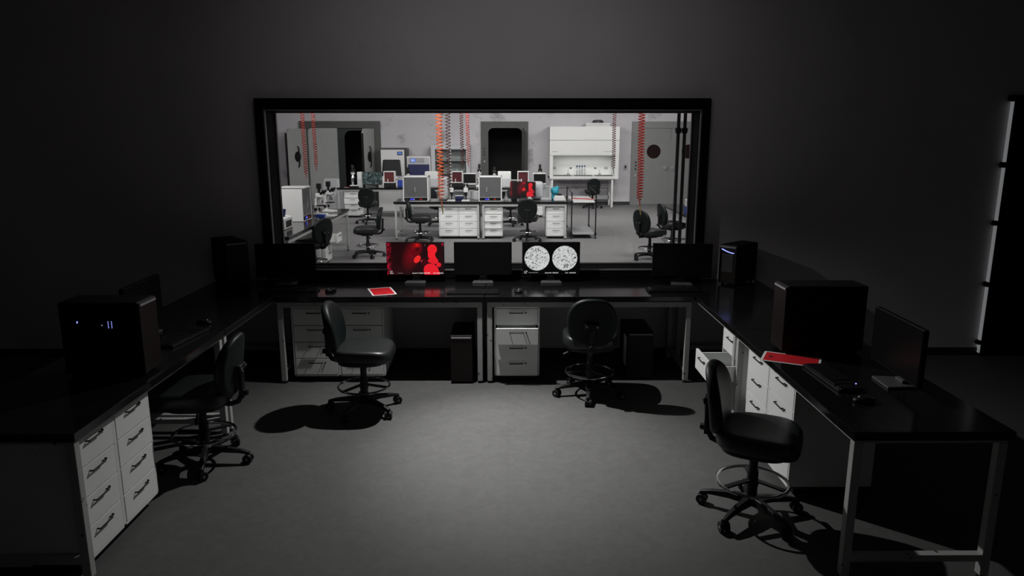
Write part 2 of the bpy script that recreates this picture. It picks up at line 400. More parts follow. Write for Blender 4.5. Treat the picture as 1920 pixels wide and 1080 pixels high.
# laboratory shell
LY = 21.9
lb = MB()
for a, b in ((-8.0, -5.06), (-4.19, -0.6), (0.41, 8.0)): lb.box(a, b, LY, LY + 0.3, 0, 3.5)
for a, b in ((-5.06, -4.19), (-0.6, 0.41)): lb.box(a, b, LY, LY + 0.3, 2.272, 3.5)
struct(lb.build('wall_lab_back', 'labwall'))
struct(MB().box(-8.1, -8.0, WY + 0.3, LY + 0.3, 0, 3.5).build('wall_lab_left', 'labwall'))
struct(MB().box(8.0, 8.1, WY + 0.3, LY + 0.3, 0, 3.5).build('wall_lab_right', 'labwall'))
lbb = MB()
for a, b in ((-8.0, -6.2), (-3.78, -0.81), (0.585, 3.66), (6.5, 8.0)): lbb.box(a, b, LY - 0.015, LY, 0, 0.10)
struct(lbb.build('baseboard_lab_back', 'base'))
# dark corridors behind the two open doorways
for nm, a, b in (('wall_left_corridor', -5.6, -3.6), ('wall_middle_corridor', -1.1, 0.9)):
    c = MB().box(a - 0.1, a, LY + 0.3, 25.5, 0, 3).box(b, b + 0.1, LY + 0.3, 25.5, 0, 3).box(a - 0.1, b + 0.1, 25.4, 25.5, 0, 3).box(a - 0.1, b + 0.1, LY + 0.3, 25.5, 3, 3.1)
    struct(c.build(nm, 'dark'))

# big observation window
win = struct(bpy.data.objects.new('window_1', None)); COL.objects.link(win); win.location = (0, 0, 0)
def rect_ring(x0, x1, z0, z1, t, y0, y1):
    return MB().box(x0, x1, y0, y1, z1 - t, z1).box(x0, x1, y0, y1, z0, z0 + t).box(x0, x0 + t, y0, y1, z0 + t, z1 - t).box(x1 - t, x1, y0, y1, z0 + t, z1 - t)
rect_ring(-2.262, 1.812, 0.768, 2.402, 0.085, WY - 0.07, WY + 0.02).build('outer_casing', 'winframe', win, 0.012)
rect_ring(-2.180, 1.732, 0.845, 2.305, 0.012, WY - 0.076, WY - 0.03).build('bevel_highlight', 'winedge', win, 0.004)  # thin pale ring painting the highlight along the casing bevel
rect_ring(-2.235, 1.787, 0.79, 2.36, 0.070, WY - 0.03, WY + WT + 0.01).build('window_frame', 'winframe', win, 0.006)
rect_ring(-2.165, 1.717, 0.860, 2.29, 0.010, WY + WT - 0.06, WY + WT - 0.03).build('glazing_bead', 'winedge', win, 0.002)
MB().box(-2.165, 1.717, WY + WT - 0.03, WY + WT - 0.018, 0.86, 2.29).build('glass_pane', 'winglass', win)

# tall black-framed door with pale edge strips made to glow, on the front wall at the far right
dr = struct(bpy.data.objects.new('door_1', None)); COL.objects.link(dr)
MB().box(4.53, 5.7, WY - 0.05, WY, 0, 2.38).build('door_slab', 'matte', dr, 0.004)
MB().box(4.49, 5.75, WY - 0.058, WY, 2.38, 2.43).build('door_head', 'matte', dr, 0.004)
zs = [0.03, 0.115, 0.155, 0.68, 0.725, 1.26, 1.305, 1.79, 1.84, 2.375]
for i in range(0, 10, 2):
    MB().box(4.523, 4.530, WY - 0.045, WY - 0.001, zs[i], zs[i + 1]).build('edge_glow_strip', 'gap', dr, 0.002)
for i in range(1, 9, 2):
    MB().box(4.50, 4.535, WY - 0.056, WY - 0.001, zs[i], zs[i + 1]).build('hinge_band', 'matte', dr, 0.002)

# ------------------------------------------------------------ drafting chair
def make_chair(label, loc, rz, group, back_turn=0.0):
    t = thing('drafting_chair', label, 'chair', loc, rz, group)          # faces local -Y
    def sw(x, y, z):
        z2 = z - 0.020 * max(0, (-y / 0.22)) ** 3 * (1 if y < 0 else 0) + 0.012 * (abs(x) / 0.23) ** 2 * (1 if z > 0 else 0.2)
        return (x * (1.0 - 0.10 * max(0, y / 0.22)), y, z2)
    MB().pillow(0.225, 0.22, 0.047, 4.0, sw).build('seat', 'vinyl', t, smooth=True, loc=(0, -0.02, 0.475))
    MB().pillow(0.195, 0.185, 0.020, 3.2).build('seat_pan', 'black', t, smooth=True, loc=(0, -0.01, 0.424))
    def bw(x, y, z):
        # x across, y becomes height, z thickness
        wdt = x * (1.0 - 0.12 * max(0, y / 0.19) ** 2 - 0.05 * max(0, -y / 0.19))
        return (wdt, -z + 0.0 - 0.32 * x * x * 1.6 + 0.10 * (y) ** 1 * 0.9 - 0.03 * (1 - (y + 0.06) ** 2 * 20) * (1 if z > 0 else 0.6), y)
    MB().pillow(0.193, 0.197, 0.030, 2.7, bw, pinch=2.2).build('backrest', 'vinylg', t, smooth=True, loc=(0, 0.235, 0.665))
    br = MB().tube([(0, 0.02, 0.405), (0, 0.19, 0.400), (0, 0.235, 0.415), (0, 0.258, 0.46), (0, 0.268, 0.62)], 0.018, 8)
    br.box(-0.026, 0.026, 0.250, 0.276, 0.44, 0.66)
    br.box(-0.055, 0.055, 0.250, 0.282, 0.625, 0.665)
    b = br.build('back_bracket', 'black', t, 0.004, smooth=True)
    for x in (-0.04, 0.04): MB().cyl((x, 0.281, 0.645), (x, 0.288, 0.645), 0.008).build('bolt', 'chrome', b)
    MB().cyl((0, 0.270, 0.475), (0, 0.300, 0.475), 0.022, 0.018, 16).build('tension_knob', 'black', b, smooth=True)
    MB().box(-0.08, 0.08, -0.10, 0.09, 0.375, 0.408).build('tilt_mechanism', 'black', t, 0.01)
    MB().tube([(0.04, 0.0, 0.39), (0.13, 0.02, 0.38), (0.20, 0.04, 0.355)], 0.006, 6).tube([(0.17, 0.03, 0.366), (0.215, 0.045, 0.350)], 0.011, 8).build('lever', 'black', t, smooth=True)
    MB().cyl((0, 0, 0.11), (0, 0, 0.27), 0.030, seg=20).cyl((0, 0, 0.26), (0, 0, 0.385), 0.024, seg=20).lathe([(0.034, 0.185), (0.036, 0.20), (0.030, 0.225)]).build('gas_column', 'black', t, smooth=True)
    fr = MB().ring((0, 0, 0.2), 0.193, 0.009, 48, 8).build('foot_ring', 'chrome', t, smooth=True)
    sp = MB()
    for k in range(3):
        a = 2 * PI * k / 3 + 0.3
        sp.bar((0.03 * math.cos(a), 0.03 * math.sin(a), 0.212), (0.19 * math.cos(a), 0.19 * math.sin(a), 0.200), 0.030, 0.010)
    sp.build('spoke', 'black', fr)
    bs = MB(); bs.lathe([(0.045, 0.07), (0.05, 0.09), (0.048, 0.115), (0.032, 0.125)])
    for k in range(5):
        a = 2 * PI * k / 5 + 0.25; c, s_ = math.cos(a), math.sin(a); px, py = -s_, c
        pr = [(0.03, 0.024, 0.068, 0.118), (0.12, 0.022, 0.075, 0.112), (0.22, 0.019, 0.070, 0.096), (0.285, 0.016, 0.060, 0.078)]
        prev = None
        for (r_, hw, z0, z1) in pr:
            row = [bs.bm.verts.new((c * r_ + px * w_, s_ * r_ + py * w_, z_)) for w_, z_ in ((-hw, z0), (hw, z0), (hw * 0.7, z1), (-hw * 0.7, z1))]
            if prev:
                for i in range(4): bs.bm.faces.new((prev[i], prev[(i + 1) % 4], row[(i + 1) % 4], row[i]))
            else: bs.bm.faces.new(row[::-1])
            prev = row
        bs.bm.faces.new(prev)
    bs.build('star_base', 'black', t, 0.004, smooth=True)
    for k in range(5):
        a = 2 * PI * k / 5 + 0.25; c, s_ = math.cos(a), math.sin(a)
        cx, cy = 0.272 * c, 0.272 * s_
        da = a + 0.9 * (k % 3 - 1) + PI / 2; dx, dy = math.cos(da), math.sin(da)   # wheel axis
        m = MB().cyl((cx, cy, 0.045), (cx, cy, 0.070), 0.008, seg=10)
        m.cyl((cx - dx * 0.026, cy - dy * 0.026, 0.030), (cx - dx * 0.008, cy - dy * 0.008, 0.030), 0.030, seg=18)
        m.cyl((cx + dx * 0.008, cy + dy * 0.008, 0.030), (cx + dx * 0.026, cy + dy * 0.026, 0.030), 0.030, seg=18)
        m.cyl((cx - dx * 0.009, cy - dy * 0.009, 0.032), (cx + dx * 0.009, cy + dy * 0.009, 0.032), 0.022, seg=12)
        ca = m.build('caster', 'black', t, 0.002)
        MB().cyl((cx - dx * 0.0275, cy - dy * 0.0275, 0.030), (cx + dx * 0.0275, cy + dy * 0.0275, 0.030), 0.007, seg=8).build('hub_cap', 'silver', ca)
    return t
G1 = 'drafting chairs in the dark control room'; G2 = 'drafting chairs in the laboratory'
# rz: chair faces local -Y, so facing angle = rz - 90deg
chair = make_chair('dark drafting chair turned sideways before the red-lit monitor, grey sheen on its seat', (-1.11, 5.28, 0), R(90), G1)
def C(loc, rz, label, g): return dup(chair, (*loc, 0), R(rz), label, g)
C((0.66, 5.62), 176, 'dark drafting chair seen squarely from behind, right of the cabinet with the ajar drawer', G1)
C((-1.965, 4.38), -88, 'dark drafting chair tucked under the left bench beside the white drawer unit', G1)
C((1.355, 3.70), 64, 'near right drafting chair in black silhouette beside the red sheet bench', G1)
C((-2.97, 10.95), -122, 'laboratory drafting chair at the left bench in front of the white incubator', G2)
C((-2.44, 12.45), -80, 'laboratory drafting chair standing alone with its grey back in profile, left of the middle benches', G2)
C((-3.36, 17.3), 185, 'laboratory drafting chair before the green-speckled monitor', G2)
C((-1.74, 14.20), 97, 'laboratory drafting chair under the left end of the middle bench', G2)
C((-1.62, 16.85), 60, 'laboratory drafting chair behind the middle bench, showing between the trestle and drawers', G2)
C((0.38, 14.30), 178, 'laboratory drafting chair with back to the window in front of the red laboratory monitor', G2)
C((0.05, 16.85), -20, 'laboratory drafting chair behind the middle bench, base beside the rearmost drawers', G2)
C((2.43, 20.95), 182, 'laboratory drafting chair below the white fume hood', G2)
C((2.40, 12.15), 122, 'laboratory drafting chair under the brass nozzle of the right coiled hose', G2)
C((3.0, 13.15), 99, 'laboratory drafting chair half hidden by the two vertical pipes', G2)

# ------------------------------------------------------------ benches
def make_bench(L, label, loc, rz, group, D=0.745, rl=0.668):
    t = thing('lab_bench', label, 'bench', loc, rz, group)               # front faces local -Y, origin mid front edge
    MB().box(-L / 2, L / 2, 0, D, 0.722, ZT).build('worktop', 'top', t, 0.003)
    f = 0.042; i0 = 0.018
    fr = MB().box(-L / 2 + i0, L / 2 - i0, i0, i0 + f, rl, 0.714).box(-L / 2 + i0, L / 2 - i0, D - i0 - f, D - i0, rl, 0.714)
    for x in (-L / 2 + i0, L / 2 - i0 - f): fr.box(x, x + f, i0 + f, D - i0 - f, rl, 0.714)
    for x in (-L / 2 + i0, L / 2 - i0 - f): fr.box(x, x + f, i0 + f, D - i0 - f, 0.095, 0.130)
    fr.build('frame', 'frame', t, 0.003)
    MB().box(-L / 2 + 0.03, L / 2 - 0.03, 0.03, D - 0.03, 0.714, 0.722).build('spacer', 'matte', t)
    for x in (-L / 2 + i0, L / 2 - i0 - f):
        for y in (i0, D - i0 - f):
            lg = MB().box(x, x + f, y, y + f, 0.02, rl).build('leg', 'frame', t, 0.003)
            MB().cyl((x + f / 2, y + f / 2, 0), (x + f / 2, y + f / 2, 0.02), 0.022, 0.016, 12).build('levelling_foot', 'black', lg)
    return t
GB = 'black-topped benches of the control room'; GL = 'black-topped benches of the laboratory'
make_bench(1.755, 'black-topped bench under the window carrying the red-lit monitor and a red sheet', (-1.08, 5.875, 0), 0, GB)
make_bench(1.755, 'black-topped bench under the window carrying the two-dish monitor', (0.68, 5.875, 0), 0, GB)
for y, s in ((3.955, 'near'), (5.735, 'far')):
    make_bench(1.775, {'near': 'black-topped bench at the lower left with a white drawer unit and a computer on it',
                       'far': 'black-topped bench at the back left corner, carrying the angled tower'}[s], (-1.965, y, 0), R(90), GB, rl=0.701)
for y, s in ((3.955, 'near'), (5.735, 'far')):
    make_bench(1.775, {'near': 'black-topped bench at the lower right with a red sheet, its end frame bare',
                       'far': 'black-topped bench at the back right corner, carrying the blue-lit tower'}[s], (1.568, y, 0), R(-90), GB, rl=0.701)
make_bench(1.74, 'laboratory middle bench with the smoked-glass cabinet at its left end', (-1.44, 14.56, 0), 0, GL)
make_bench(1.74, 'laboratory middle bench carrying the red laboratory monitor', (0.325, 14.56, 0), 0, GL)
make_bench(1.83, 'laboratory left bench nearer the window, holding the white incubator', (-2.9, 10.42, 0), R(90), GL)
make_bench(1.83, 'laboratory left bench farther from the window, its bare end frame standing free', (-2.9, 12.27, 0), R(90), GL)
make_bench(1.74, 'laboratory rear bench at the left carrying the green-speckled monitor', (-3.48, 18.45, 0), 0, GL)
make_bench(1.74, 'laboratory rear bench in the middle, mostly hidden behind the smoked-glass cabinet', (-1.70, 18.45, 0), 0, GL)
make_bench(1.74, 'laboratory rear bench behind the red laboratory monitor', (0.08, 18.45, 0), 0, GL)
make_bench(1.83, 'laboratory right bench behind the two vertical pipes, nearer the window', (2.98, 11.1, 0), R(-90), GL)
make_bench(1.83, 'laboratory right bench behind the two vertical pipes, farther end', (2.98, 12.96, 0), R(-90), GL)

# ------------------------------------------------------------ drawer cabinets
def make_cabinet(cols, label, loc, rz, group, opens={}, cw=0.385, z1=0.665):
    t = thing('drawer_cabinet', label, 'drawer cabinet', loc, rz, group)   # front faces local -Y, origin mid front
    W = cols * cw; D = 0.50; z0 = 0.055; th = 0.014
    b = MB().box(-W / 2, W / 2, 0, D, z1 - th, z1).box(-W / 2, W / 2, 0, D, z0, z0 + th).box(-W / 2, W / 2, D - th, D, z0, z1)
    for k in range(cols + 1):
        x = -W / 2 + k * cw
        if k in (0, cols): xa = x if k == 0 else x - th; b.box(xa, xa + th, 0, D, z0, z1)
        else: b.box(x - th, x + th, 0, D, z0, z1)
    b.build('body', 'white', t, 0.002)
    MB().box(-W / 2 + 0.04, W / 2 - 0.04, 0.05, D - 0.05, 0.0, z0).build('plinth', 'black', t)
    hh = (z1 - z0 - 2 * th) / 4
    for c in range(cols):
        xc = -W / 2 + (c + 0.5) * cw; fw = cw / 2 - th - 0.003
        for r in range(4):
            op = opens.get((c, r), 0.0)
            zt = z1 - th - r * hh
            d = MB().box(-fw, fw, -0.002, 0.016, -hh + 0.003, -0.003)
            if op > 0.03:
                d.box(-fw + 0.01, fw - 0.01, 0.016, 0.42, -hh + 0.01, -hh + 0.016).box(-fw + 0.01, -fw + 0.02, 0.016, 0.42, -hh + 0.01, -0.03)
                d.box(fw - 0.02, fw - 0.01, 0.016, 0.42, -hh + 0.01, -0.03).box(-fw + 0.01, fw - 0.01, 0.41, 0.42, -hh + 0.01, -0.03)
            dd = d.build('drawer', 'drawer', t, 0.0015, loc=(xc, -op, zt))
            MB().tube([(-0.062, -0.002, -0.037), (-0.060, -0.019, -0.037), (0.050, -0.019, -0.037), (0.052, -0.002, -0.037)], 0.0045, 6).build('handle', 'black', dd, smooth=True)
            MB().cyl((0.075, -0.001, -0.037), (0.075, -0.010, -0.037), 0.0065, seg=10).build('lock', 'black', dd)
    return t
GC = 'white drawer cabinets of the control room'; GD = 'white drawer cabinets of the laboratory'
make_cabinet(2, 'white two-column drawer cabinet behind the sideways drafting chair', (-1.445, 5.925, 0), 0, GC, cw=0.39)
make_cabinet(1, 'white single-column drawer cabinet with its second drawer pulled out', (0.072, 5.925, 0), 0, GC, {(0, 1): 0.10, (0, 2): 0.06, (0, 3): 0.028}, cw=0.385)
make_cabinet(2, 'white two-column drawer cabinet under the near left bench', (-2.03, 3.495, 0), R(90), GC, cw=0.37, z1=0.699)
make_cabinet(2, 'white two-column drawer cabinet under the near right bench, beside the black chair', (1.635, 4.30, 0), R(-90), GC, cw=0.41, z1=0.699)
make_cabinet(1, 'white single-column cabinet with one drawer standing open above the near right chair', (1.60, 4.985, 0), R(-90), GC, {(0, 1): 0.20}, cw=0.40, z1=0.699)
make_cabinet(2, 'white two-column laboratory drawer cabinet below the orange hose nozzle', (-1.01, 14.64, 0), 0, GD, cw=0.40)
make_cabinet(1, 'white single-column laboratory drawer cabinet with a dark gap below its top drawer', (-0.305, 14.64, 0), 0, GD, {(0, 1): 0.06, (0, 2): 0.03}, cw=0.385)
make_cabinet(1, 'white single-column laboratory drawer cabinet at the right end of the middle bench', (0.965, 14.64, 0), 0, GD, cw=0.40)
make_cabinet(1, 'white laboratory drawer cabinet with staggered drawers at the rear left', (-3.95, 18.50, 0), 0, GD, {(0, 1): 0.10, (0, 2): 0.05}, cw=0.46)
make_cabinet(2, 'white laboratory drawer cabinet behind the seated-height chair of the left bench, one drawer open', (-2.955, 11.62, 0), R(90), GD, {(1, 1): 0.18}, cw=0.36)
make_cabinet(1, 'white laboratory drawer cabinet at the far right of the rear bench', (0.70, 18.52, 0), 0, GD, cw=0.40)

# ------------------------------------------------------------ monitors
red_blobs = [
    (-0.03, 0.04, 0.07, 0.13, 20, 0.95, (0.15, 0.002, 0.006)), (0.015, 0.11, 0.045, 0.05, 0, 0.9, (0.28, 0.003, 0.006)),
    (0.02, 0.125, 0.02, 0.02, 0, 0.8, (0.62, 0.006, 0.004)), (-0.01, 0.06, 0.05, 0.035, 0, 0.7, (0.12, 0.0, 0.004)),
    (0.022, 0.09, 0.03, 0.025, 0, 0.6, (0.05, 0.0, 0.003)), (0.085, -0.03, 0.04, 0.04, 0, 0.9, (0.06, 0, 0.005)),
    (0.155, 0.088, 0.044, 0.046, 0, 0.05, (0.80, 0.012, 0.02)), (0.148, 0.04, 0.034, 0.05, 0, 0.05, (0.80, 0.012, 0.02)),
    (0.165, 0.018, 0.028, 0.014, 20, 0.08, (0.80, 0.012, 0.02)), (0.155, -0.016, 0.042, 0.022, 0, 0.06, (0.74, 0.011, 0.022)),
    (0.172, -0.018, 0.036, 0.030, 0, 0.06, (0.74, 0.011, 0.022)), (0.212, -0.053, 0.022, 0.022, 0, 0.08, (0.72, 0.011, 0.022)),
    (0.142, -0.105, 0.070, 0.062, 25, 0.04, (0.76, 0.011, 0.024)), (0.15, -0.135, 0.072, 0.05, 0, 0.04, (0.76, 0.011, 0.024)),
    (0.018, -0.002, 0.026, 0.040, 38, 0.06, (0.80, 0.020, 0.02)), (0.057, -0.017, 0.004, 0.014, 35, 0.2, (0.7, 0.05, 0.08)),
    (0.09, 0.128, 0.004, 0.004, 0, 0.5, (0.3, 0.2, 0.2)), (0.25, 0.135, 0.012, 0.016, 0, 0.7, (0.35, 0.004, 0.02))]
M['redscreen'] = screen_mat('red_cell_micrograph', (0.014, 0.0012, 0.0022), [], 1.0)
# textured red margin first, then the cells
def red_screen():
    m = screen_mat('red_cell_micrograph_full', (0.012, 0.001, 0.002), red_blobs, 1.0)
    nt = m.node_tree; b = nt.nodes['Principled BSDF']; src = b.inputs['Emission Color'].links[0].from_socket
    tc = nt.nodes.new('ShaderNodeTexCoord'); sx = nt.nodes.new('ShaderNodeSeparateXYZ'); nt.links.new(tc.outputs['Object'], sx.inputs[0])
    mr = nt.nodes.new('ShaderNodeMapRange'); mr.inputs[1].default_value = -0.262; mr.inputs[2].default_value = -0.205; mr.inputs[3].default_value = 1; mr.inputs[4].default_value = 0
    nt.links.new(sx.outputs[0], mr.inputs[0])
    n = nt.nodes.new('ShaderNodeTexNoise'); n.inputs['Scale'].default_value = 55; n.inputs['Detail'].default_value = 4; nt.links.new(tc.outputs['Object'], n.inputs['Vector'])
    m2 = nt.nodes.new('ShaderNodeMapRange'); m2.inputs[1].default_value = 0.42; m2.inputs[2].default_value = 0.62; nt.links.new(n.outputs['Fac'], m2.inputs[0])
    mul = nt.nodes.new('ShaderNodeMath'); mul.operation = 'MULTIPLY'; nt.links.new(mr.outputs[0], mul.inputs[0]); nt.links.new(m2.outputs[0], mul.inputs[1])
    mx = nt.nodes.new('ShaderNodeMix'); mx.data_type = 'RGBA'; mx.inputs[7].default_value = (0.42, 0.006, 0.03, 1)
    nt.links.new(mul.outputs[0], mx.inputs[0]); nt.links.new(src, mx.inputs[6]); nt.links.new(mx.outputs[2], b.inputs['Emission Color'])
    return m
M['redscreen'] = red_screen()
M['greenscreen'] = screen_mat('green_speckled_micrograph', (0.012, 0.020, 0.020), [], 0.9, [(14, 0.45, 0.60, (0.05, 0.085, 0.085)), (30, 0.55, 0.66, (0.18, 0.25, 0.25)), (22, 0.60, 0.66, (0.004, 0.006, 0.006))])
M['petri_a'] = petri_mat('petri_dish_scan_one', 0.95, 1, -0.128)
M['petri_b'] = petri_mat('petri_dish_scan_two', 0.95, 2, 0.124)
M['sunset'] = screen_mat('orange_violet_gel_image', (0.10, 0.018, 0.02), [(0, -0.10, 0.25, 0.10, 0, 0.9, (0.08, 0.012, 0.13)), (0.05, 0.06, 0.12, 0.05, 0, 0.9, (0.17, 0.04, 0.02))], 0.8)
def text(parent, s, x, z, size, y=-0.0275, m='text'):
    c = bpy.data.curves.new('caption_text', 'FONT'); c.body = s; c.size = size; c.fill_mode = 'FRONT'; c.offset = 0.0002
    o = bpy.data.objects.new('caption_tmp', c); COL.objects.link(o)
    dg = bpy.context.evaluated_depsgraph_get(); me = bpy.data.meshes.new_from_object(o.evaluated_get(dg))
    bpy.data.objects.remove(o)
    me.transform(Matrix.Translation((x, y, z)) @ Matrix.Rotation(PI / 2, 4, 'X'))
    me.materials.clear(); me.materials.append(M[m])
    q = bpy.data.objects.new('caption_text', me); COL.objects.link(q); q.parent = parent
    return q
def make_monitor(label, loc, rz, group, screen='off', W=0.525, H=0.305, stand='stand'):
    t = thing('computer_monitor', label, 'monitor', loc, rz, group)       # faces local -Y
    zc = 0.217
    h = MB().box(-W / 2, W / 2, -0.022, 0.004, -H / 2, H / 2).box(-W / 3, W / 3, 0.004, 0.03, -H / 3, H / 3).build('housing', 'case', t, 0.003, loc=(0, 0, zc))
    s = MB().box(-W / 2 + 0.005, W / 2 - 0.005, -0.0255, -0.0215, -H / 2 + 0.008, H / 2 - 0.005).build('screen', screen, t, loc=(0, 0, zc))
    st = MB().box(-0.033, 0.033, 0.028, 0.045, 0.01, 0.17).box(-0.04, 0.04, 0.015, 0.045, 0.012, 0.03).build('stand_neck', stand, t, 0.003)
    MB().prism([(-0.095, -0.085), (0.095, -0.085), (0.080, 0.085), (-0.080, 0.085)], 'z', 0, 0.013).build('stand_base', stand, t, 0.003)
    return t, s
GM = 'monitors of the control room'
Z0 = ZT + 0.0005
_, s = make_monitor('wide monitor glowing with a red micrograph of round cells, left of the dark middle monitor', (-0.845, 6.50, Z0), 0, GM, 'redscreen')
text(s, 'X 75', -0.235, -0.118, 0.0125); text(s, '100um', -0.235, -0.134, 0.0125)
MB().box(-0.165, -0.115, -0.0272, -0.0268, -0.132, -0.129).build('scale_bar', 'textgrey', s)
text(s, 'Sample 76  P-546H LYSOZYME', -0.03, -0.134, 0.0125); text(s, '21:53  06/05/2038', 0.16, -0.134, 0.0125)
make_monitor('dark switched-off monitor in the middle of the window bench, keyboard in front', (-0.232, 6.50, Z0), 0, GM, 'off')
_, s = make_monitor('wide monitor showing two round grey petri dish scans', (0.388, 6.50, Z0), 0, GM, 'off')
for cx in (-0.128, 0.124):
    MB().cyl((cx, -0.0260, 0.007), (cx, -0.0270, 0.007), 0.1135, seg=64).build('petri_dish_image', 'petri_a' if cx < 0 else 'petri_b', s)
text(s, 'x 1000', -0.245, -0.117, 0.011, m='text'); text(s, '50um', -0.245, -0.132, 0.011)
MB().box(-0.205, -0.118, -0.0272, -0.0268, -0.129, -0.124).build('scale_bar', 'textgrey', s)
text(s, 'Sample 92A  C6092.003', -0.055, -0.132, 0.0125); text(s, '21:21   06/05/2038', 0.13, -0.132, 0.0125)
make_monitor('unlit black monitor at the left corner of the window, turned slightly', (-2.0, 6.42, Z0), R(6), GM)
make_monitor('unlit black monitor at the right corner of the window, beside the blue-lit tower', (1.56, 6.40, Z0), R(-6), GM)
make_monitor('unlit black monitor on the left bench behind the big computer, edge-on', (-2.46, 4.72, Z0), R(92), GM)
make_monitor('unlit black monitor lost in the dark on the near right bench', (2.10, 3.72, Z0), R(-92), GM)

# ------------------------------------------------------------ computer towers
def make_pc(label, loc, rz, group, lights=None, w_=0.195, h_=0.425, d_=0.47, z=0.0):
    t = thing('computer_tower', label, 'computer', (*loc, z), rz, group)   # front panel faces local -Y
    MB().box(-w_ / 2, w_ / 2, 0.012, d_, 0.018, h_).build('case', 'case', t, 0.006)
    MB().box(-w_ / 2, w_ / 2, 0, 0.012, 0.018, h_ - 0.004).build('front_panel', 'caseface', t, 0.005)
    MB().box(-w_ / 2 + 0.008, w_ / 2 - 0.008, -0.004, 0.006, h_ - 0.026, h_ - 0.014).build('trim_bar', 'silver', t, 0.002)
    MB().box(-w_ / 2 - 0.003, -w_ / 2, 0.05, d_ - 0.04, 0.05, h_ - 0.04).build('side_panel', 'case', t, 0.002)
    for x in (-w_ / 2 + 0.025, w_ / 2 - 0.025):
        for y in (0.04, d_ - 0.04): MB().cyl((x, y, 0), (x, y, 0.02), 0.014, seg=10).build('foot', 'black', t)
    if lights == 'side':      # lights seen through the side that faces the room (+x local side)
        X = w_ / 2
        MB().box(X, X + 0.002, 0.400, 0.407, 0.285, 0.305).build('power_light', 'blueled', t)
        MB().ball((X, 0.265, 0.276), 0.004).build('status_light', 'lcdlight', t)
        m = MB()
        for i in range(2):
            for j in range(5): m.ball((X, 0.235 - 0.02 * i, 0.297 - 0.0105 * j), 0.0028, seg=8)
        m.build('light_grid', 'deepblue', t)
    if lights == 'arc':
        pts = [(-0.06 + 0.012 * i, -0.0045, h_ - 0.04 - 0.028 * math.sin(PI * (i / 12) * 0.62)) for i in range(11)]
        MB().tube(pts, 0.0035, 6).build('power_light', 'blueled', t)
        MB().box(-0.055, 0.055, -0.005, 0.0, 0.12, h_ - 0.085).build('front_door', 'darkgrey', t, 0.002)
    return t
GP = 'black computer towers'
# big side-on tower on the left bench: its front faces +x, its right-hand side faces the camera
make_pc('black computer tower on the left bench with small blue lights on its side', (-2.02, 3.95), R(90), GP, None, d_=0.445, z=Z0)
t = [o for o in bpy.data.objects if o.name.startswith('computer_tower')][-1]
# lights on the camera-facing (local -x after turning) side
MB().box(-0.1035, -0.1005, 0.343, 0.347, 0.310, 0.320).build('power_light', 'blueled', t)
MB().ball((-0.0995, 0.212, 0.298), 0.0030, seg=8).build('status_light', 'lcdlight', t)
m = MB()
for i in range(2):
    for j in range(5): m.ball((-0.1, 0.177 - 0.019 * i, 0.318 - 0.0085 * j), 0.0024, seg=8)
m.build('light_grid', 'blueled', t)
make_pc('black computer tower on the right bench behind the red sheet', (1.68, 4.36), R(-90), GP, None, d_=0.50, z=Z0)
make_pc('black computer tower at the back left corner, turned at an angle', (-2.38, 6.28), R(38), GP, None, d_=0.42, h_=0.405, z=Z0)
make_pc('black computer tower at the back right corner with a curved blue light', (1.95, 6.33), R(-48), GP, 'arc', d_=0.36, h_=0.365, w_=0.17, z=Z0)
make_pc('black computer tower on the floor beside the middle bench legs', (-0.40, 5.88), 0, GP, None, w_=0.185)
make_pc('black computer tower on the floor right of the chair seen from behind', (1.14, 5.98), R(0), GP, None, w_=0.22)
t = [o for o in bpy.data.objects if o.name.startswith('computer_tower')][-1]
MB().box(-0.116, -0.112, 0.06, 0.20, 0.10, 0.37).build('lit_side_patch', 'white', t, 0.002)['label'] = 'pale patch painting the light on the tower side'  # white patch stands in for light on the tower's shaded side

# ------------------------------------------------------------ keyboards, mice, sheets
M['key'] = mat('black_keycap', (0.012, 0.012, 0.013), 0.3)
def make_keyboard(label, loc, rz, group):
    t = thing('keyboard', label, 'keyboard', loc, rz, group)
    MB().box(-0.22, 0.22, -0.07, 0.07, 0, 0.016).build('key_tray', 'black', t, 0.004)
    k = MB()
    for r in range(6):
        y = 0.054 - r * 0.0205
        x = -0.21
        while x < 0.205:
            w_ = 0.0155
            if r == 5 and -0.12 < x < -0.10: w_ = 0.10
            if not (0.083 < x + w_ / 2 < 0.091 or 0.145 < x + w_ / 2 < 0.153): k.box(x, x + w_, y - 0.008, y + 0.008, 0.014, 0.022)
            x += w_ + 0.0038
    k.build('keys', 'key', t)
    return t
def make_mouse(label, loc, rz, group):
    t = thing('computer_mouse', label, 'mouse', loc, rz, group)
    def wp(x, y, z): return (x, y, max(0, z + 0.014) * (1 - 0.35 * abs(y / 0.06)))
    MB().pillow(0.033, 0.060, 0.018, 2.4, wp, seg=28, lev=4).build('shell', 'black', t, smooth=True)
    MB().cyl((-0.004, -0.028, 0.024), (0.004, -0.028, 0.024), 0.008, seg=12).build('scroll_wheel', 'silver', t)
    return t
GK = 'keyboards of the control room'; GO = 'mice of the control room'
make_keyboard('black keyboard before the dark middle monitor', (-0.305, 6.03, Z0), 0, GK)
make_keyboard('black keyboard in shadow before the left corner monitor', (-1.86, 6.10, Z0), 0, GK)
make_keyboard('black keyboard in shadow before the right corner monitor', (1.42, 6.10, Z0), 0, GK)
make_keyboard('black keyboard lying along the left bench, right of the big computer', (-2.16, 4.62, Z0), R(83), GK)
kb = make_keyboard('black keyboard in the dark beyond the red sheet of the right bench', (1.79, 3.80, Z0), R(-88), GK)
MB().ball((-0.185 + 0.325, 0.062, 0.0205), 0.0035, seg=8).build('indicator_light', 'blueled', kb)
make_mouse('black mouse at the left end of the window bench', (-1.53, 6.09, Z0), R(-25), GO)
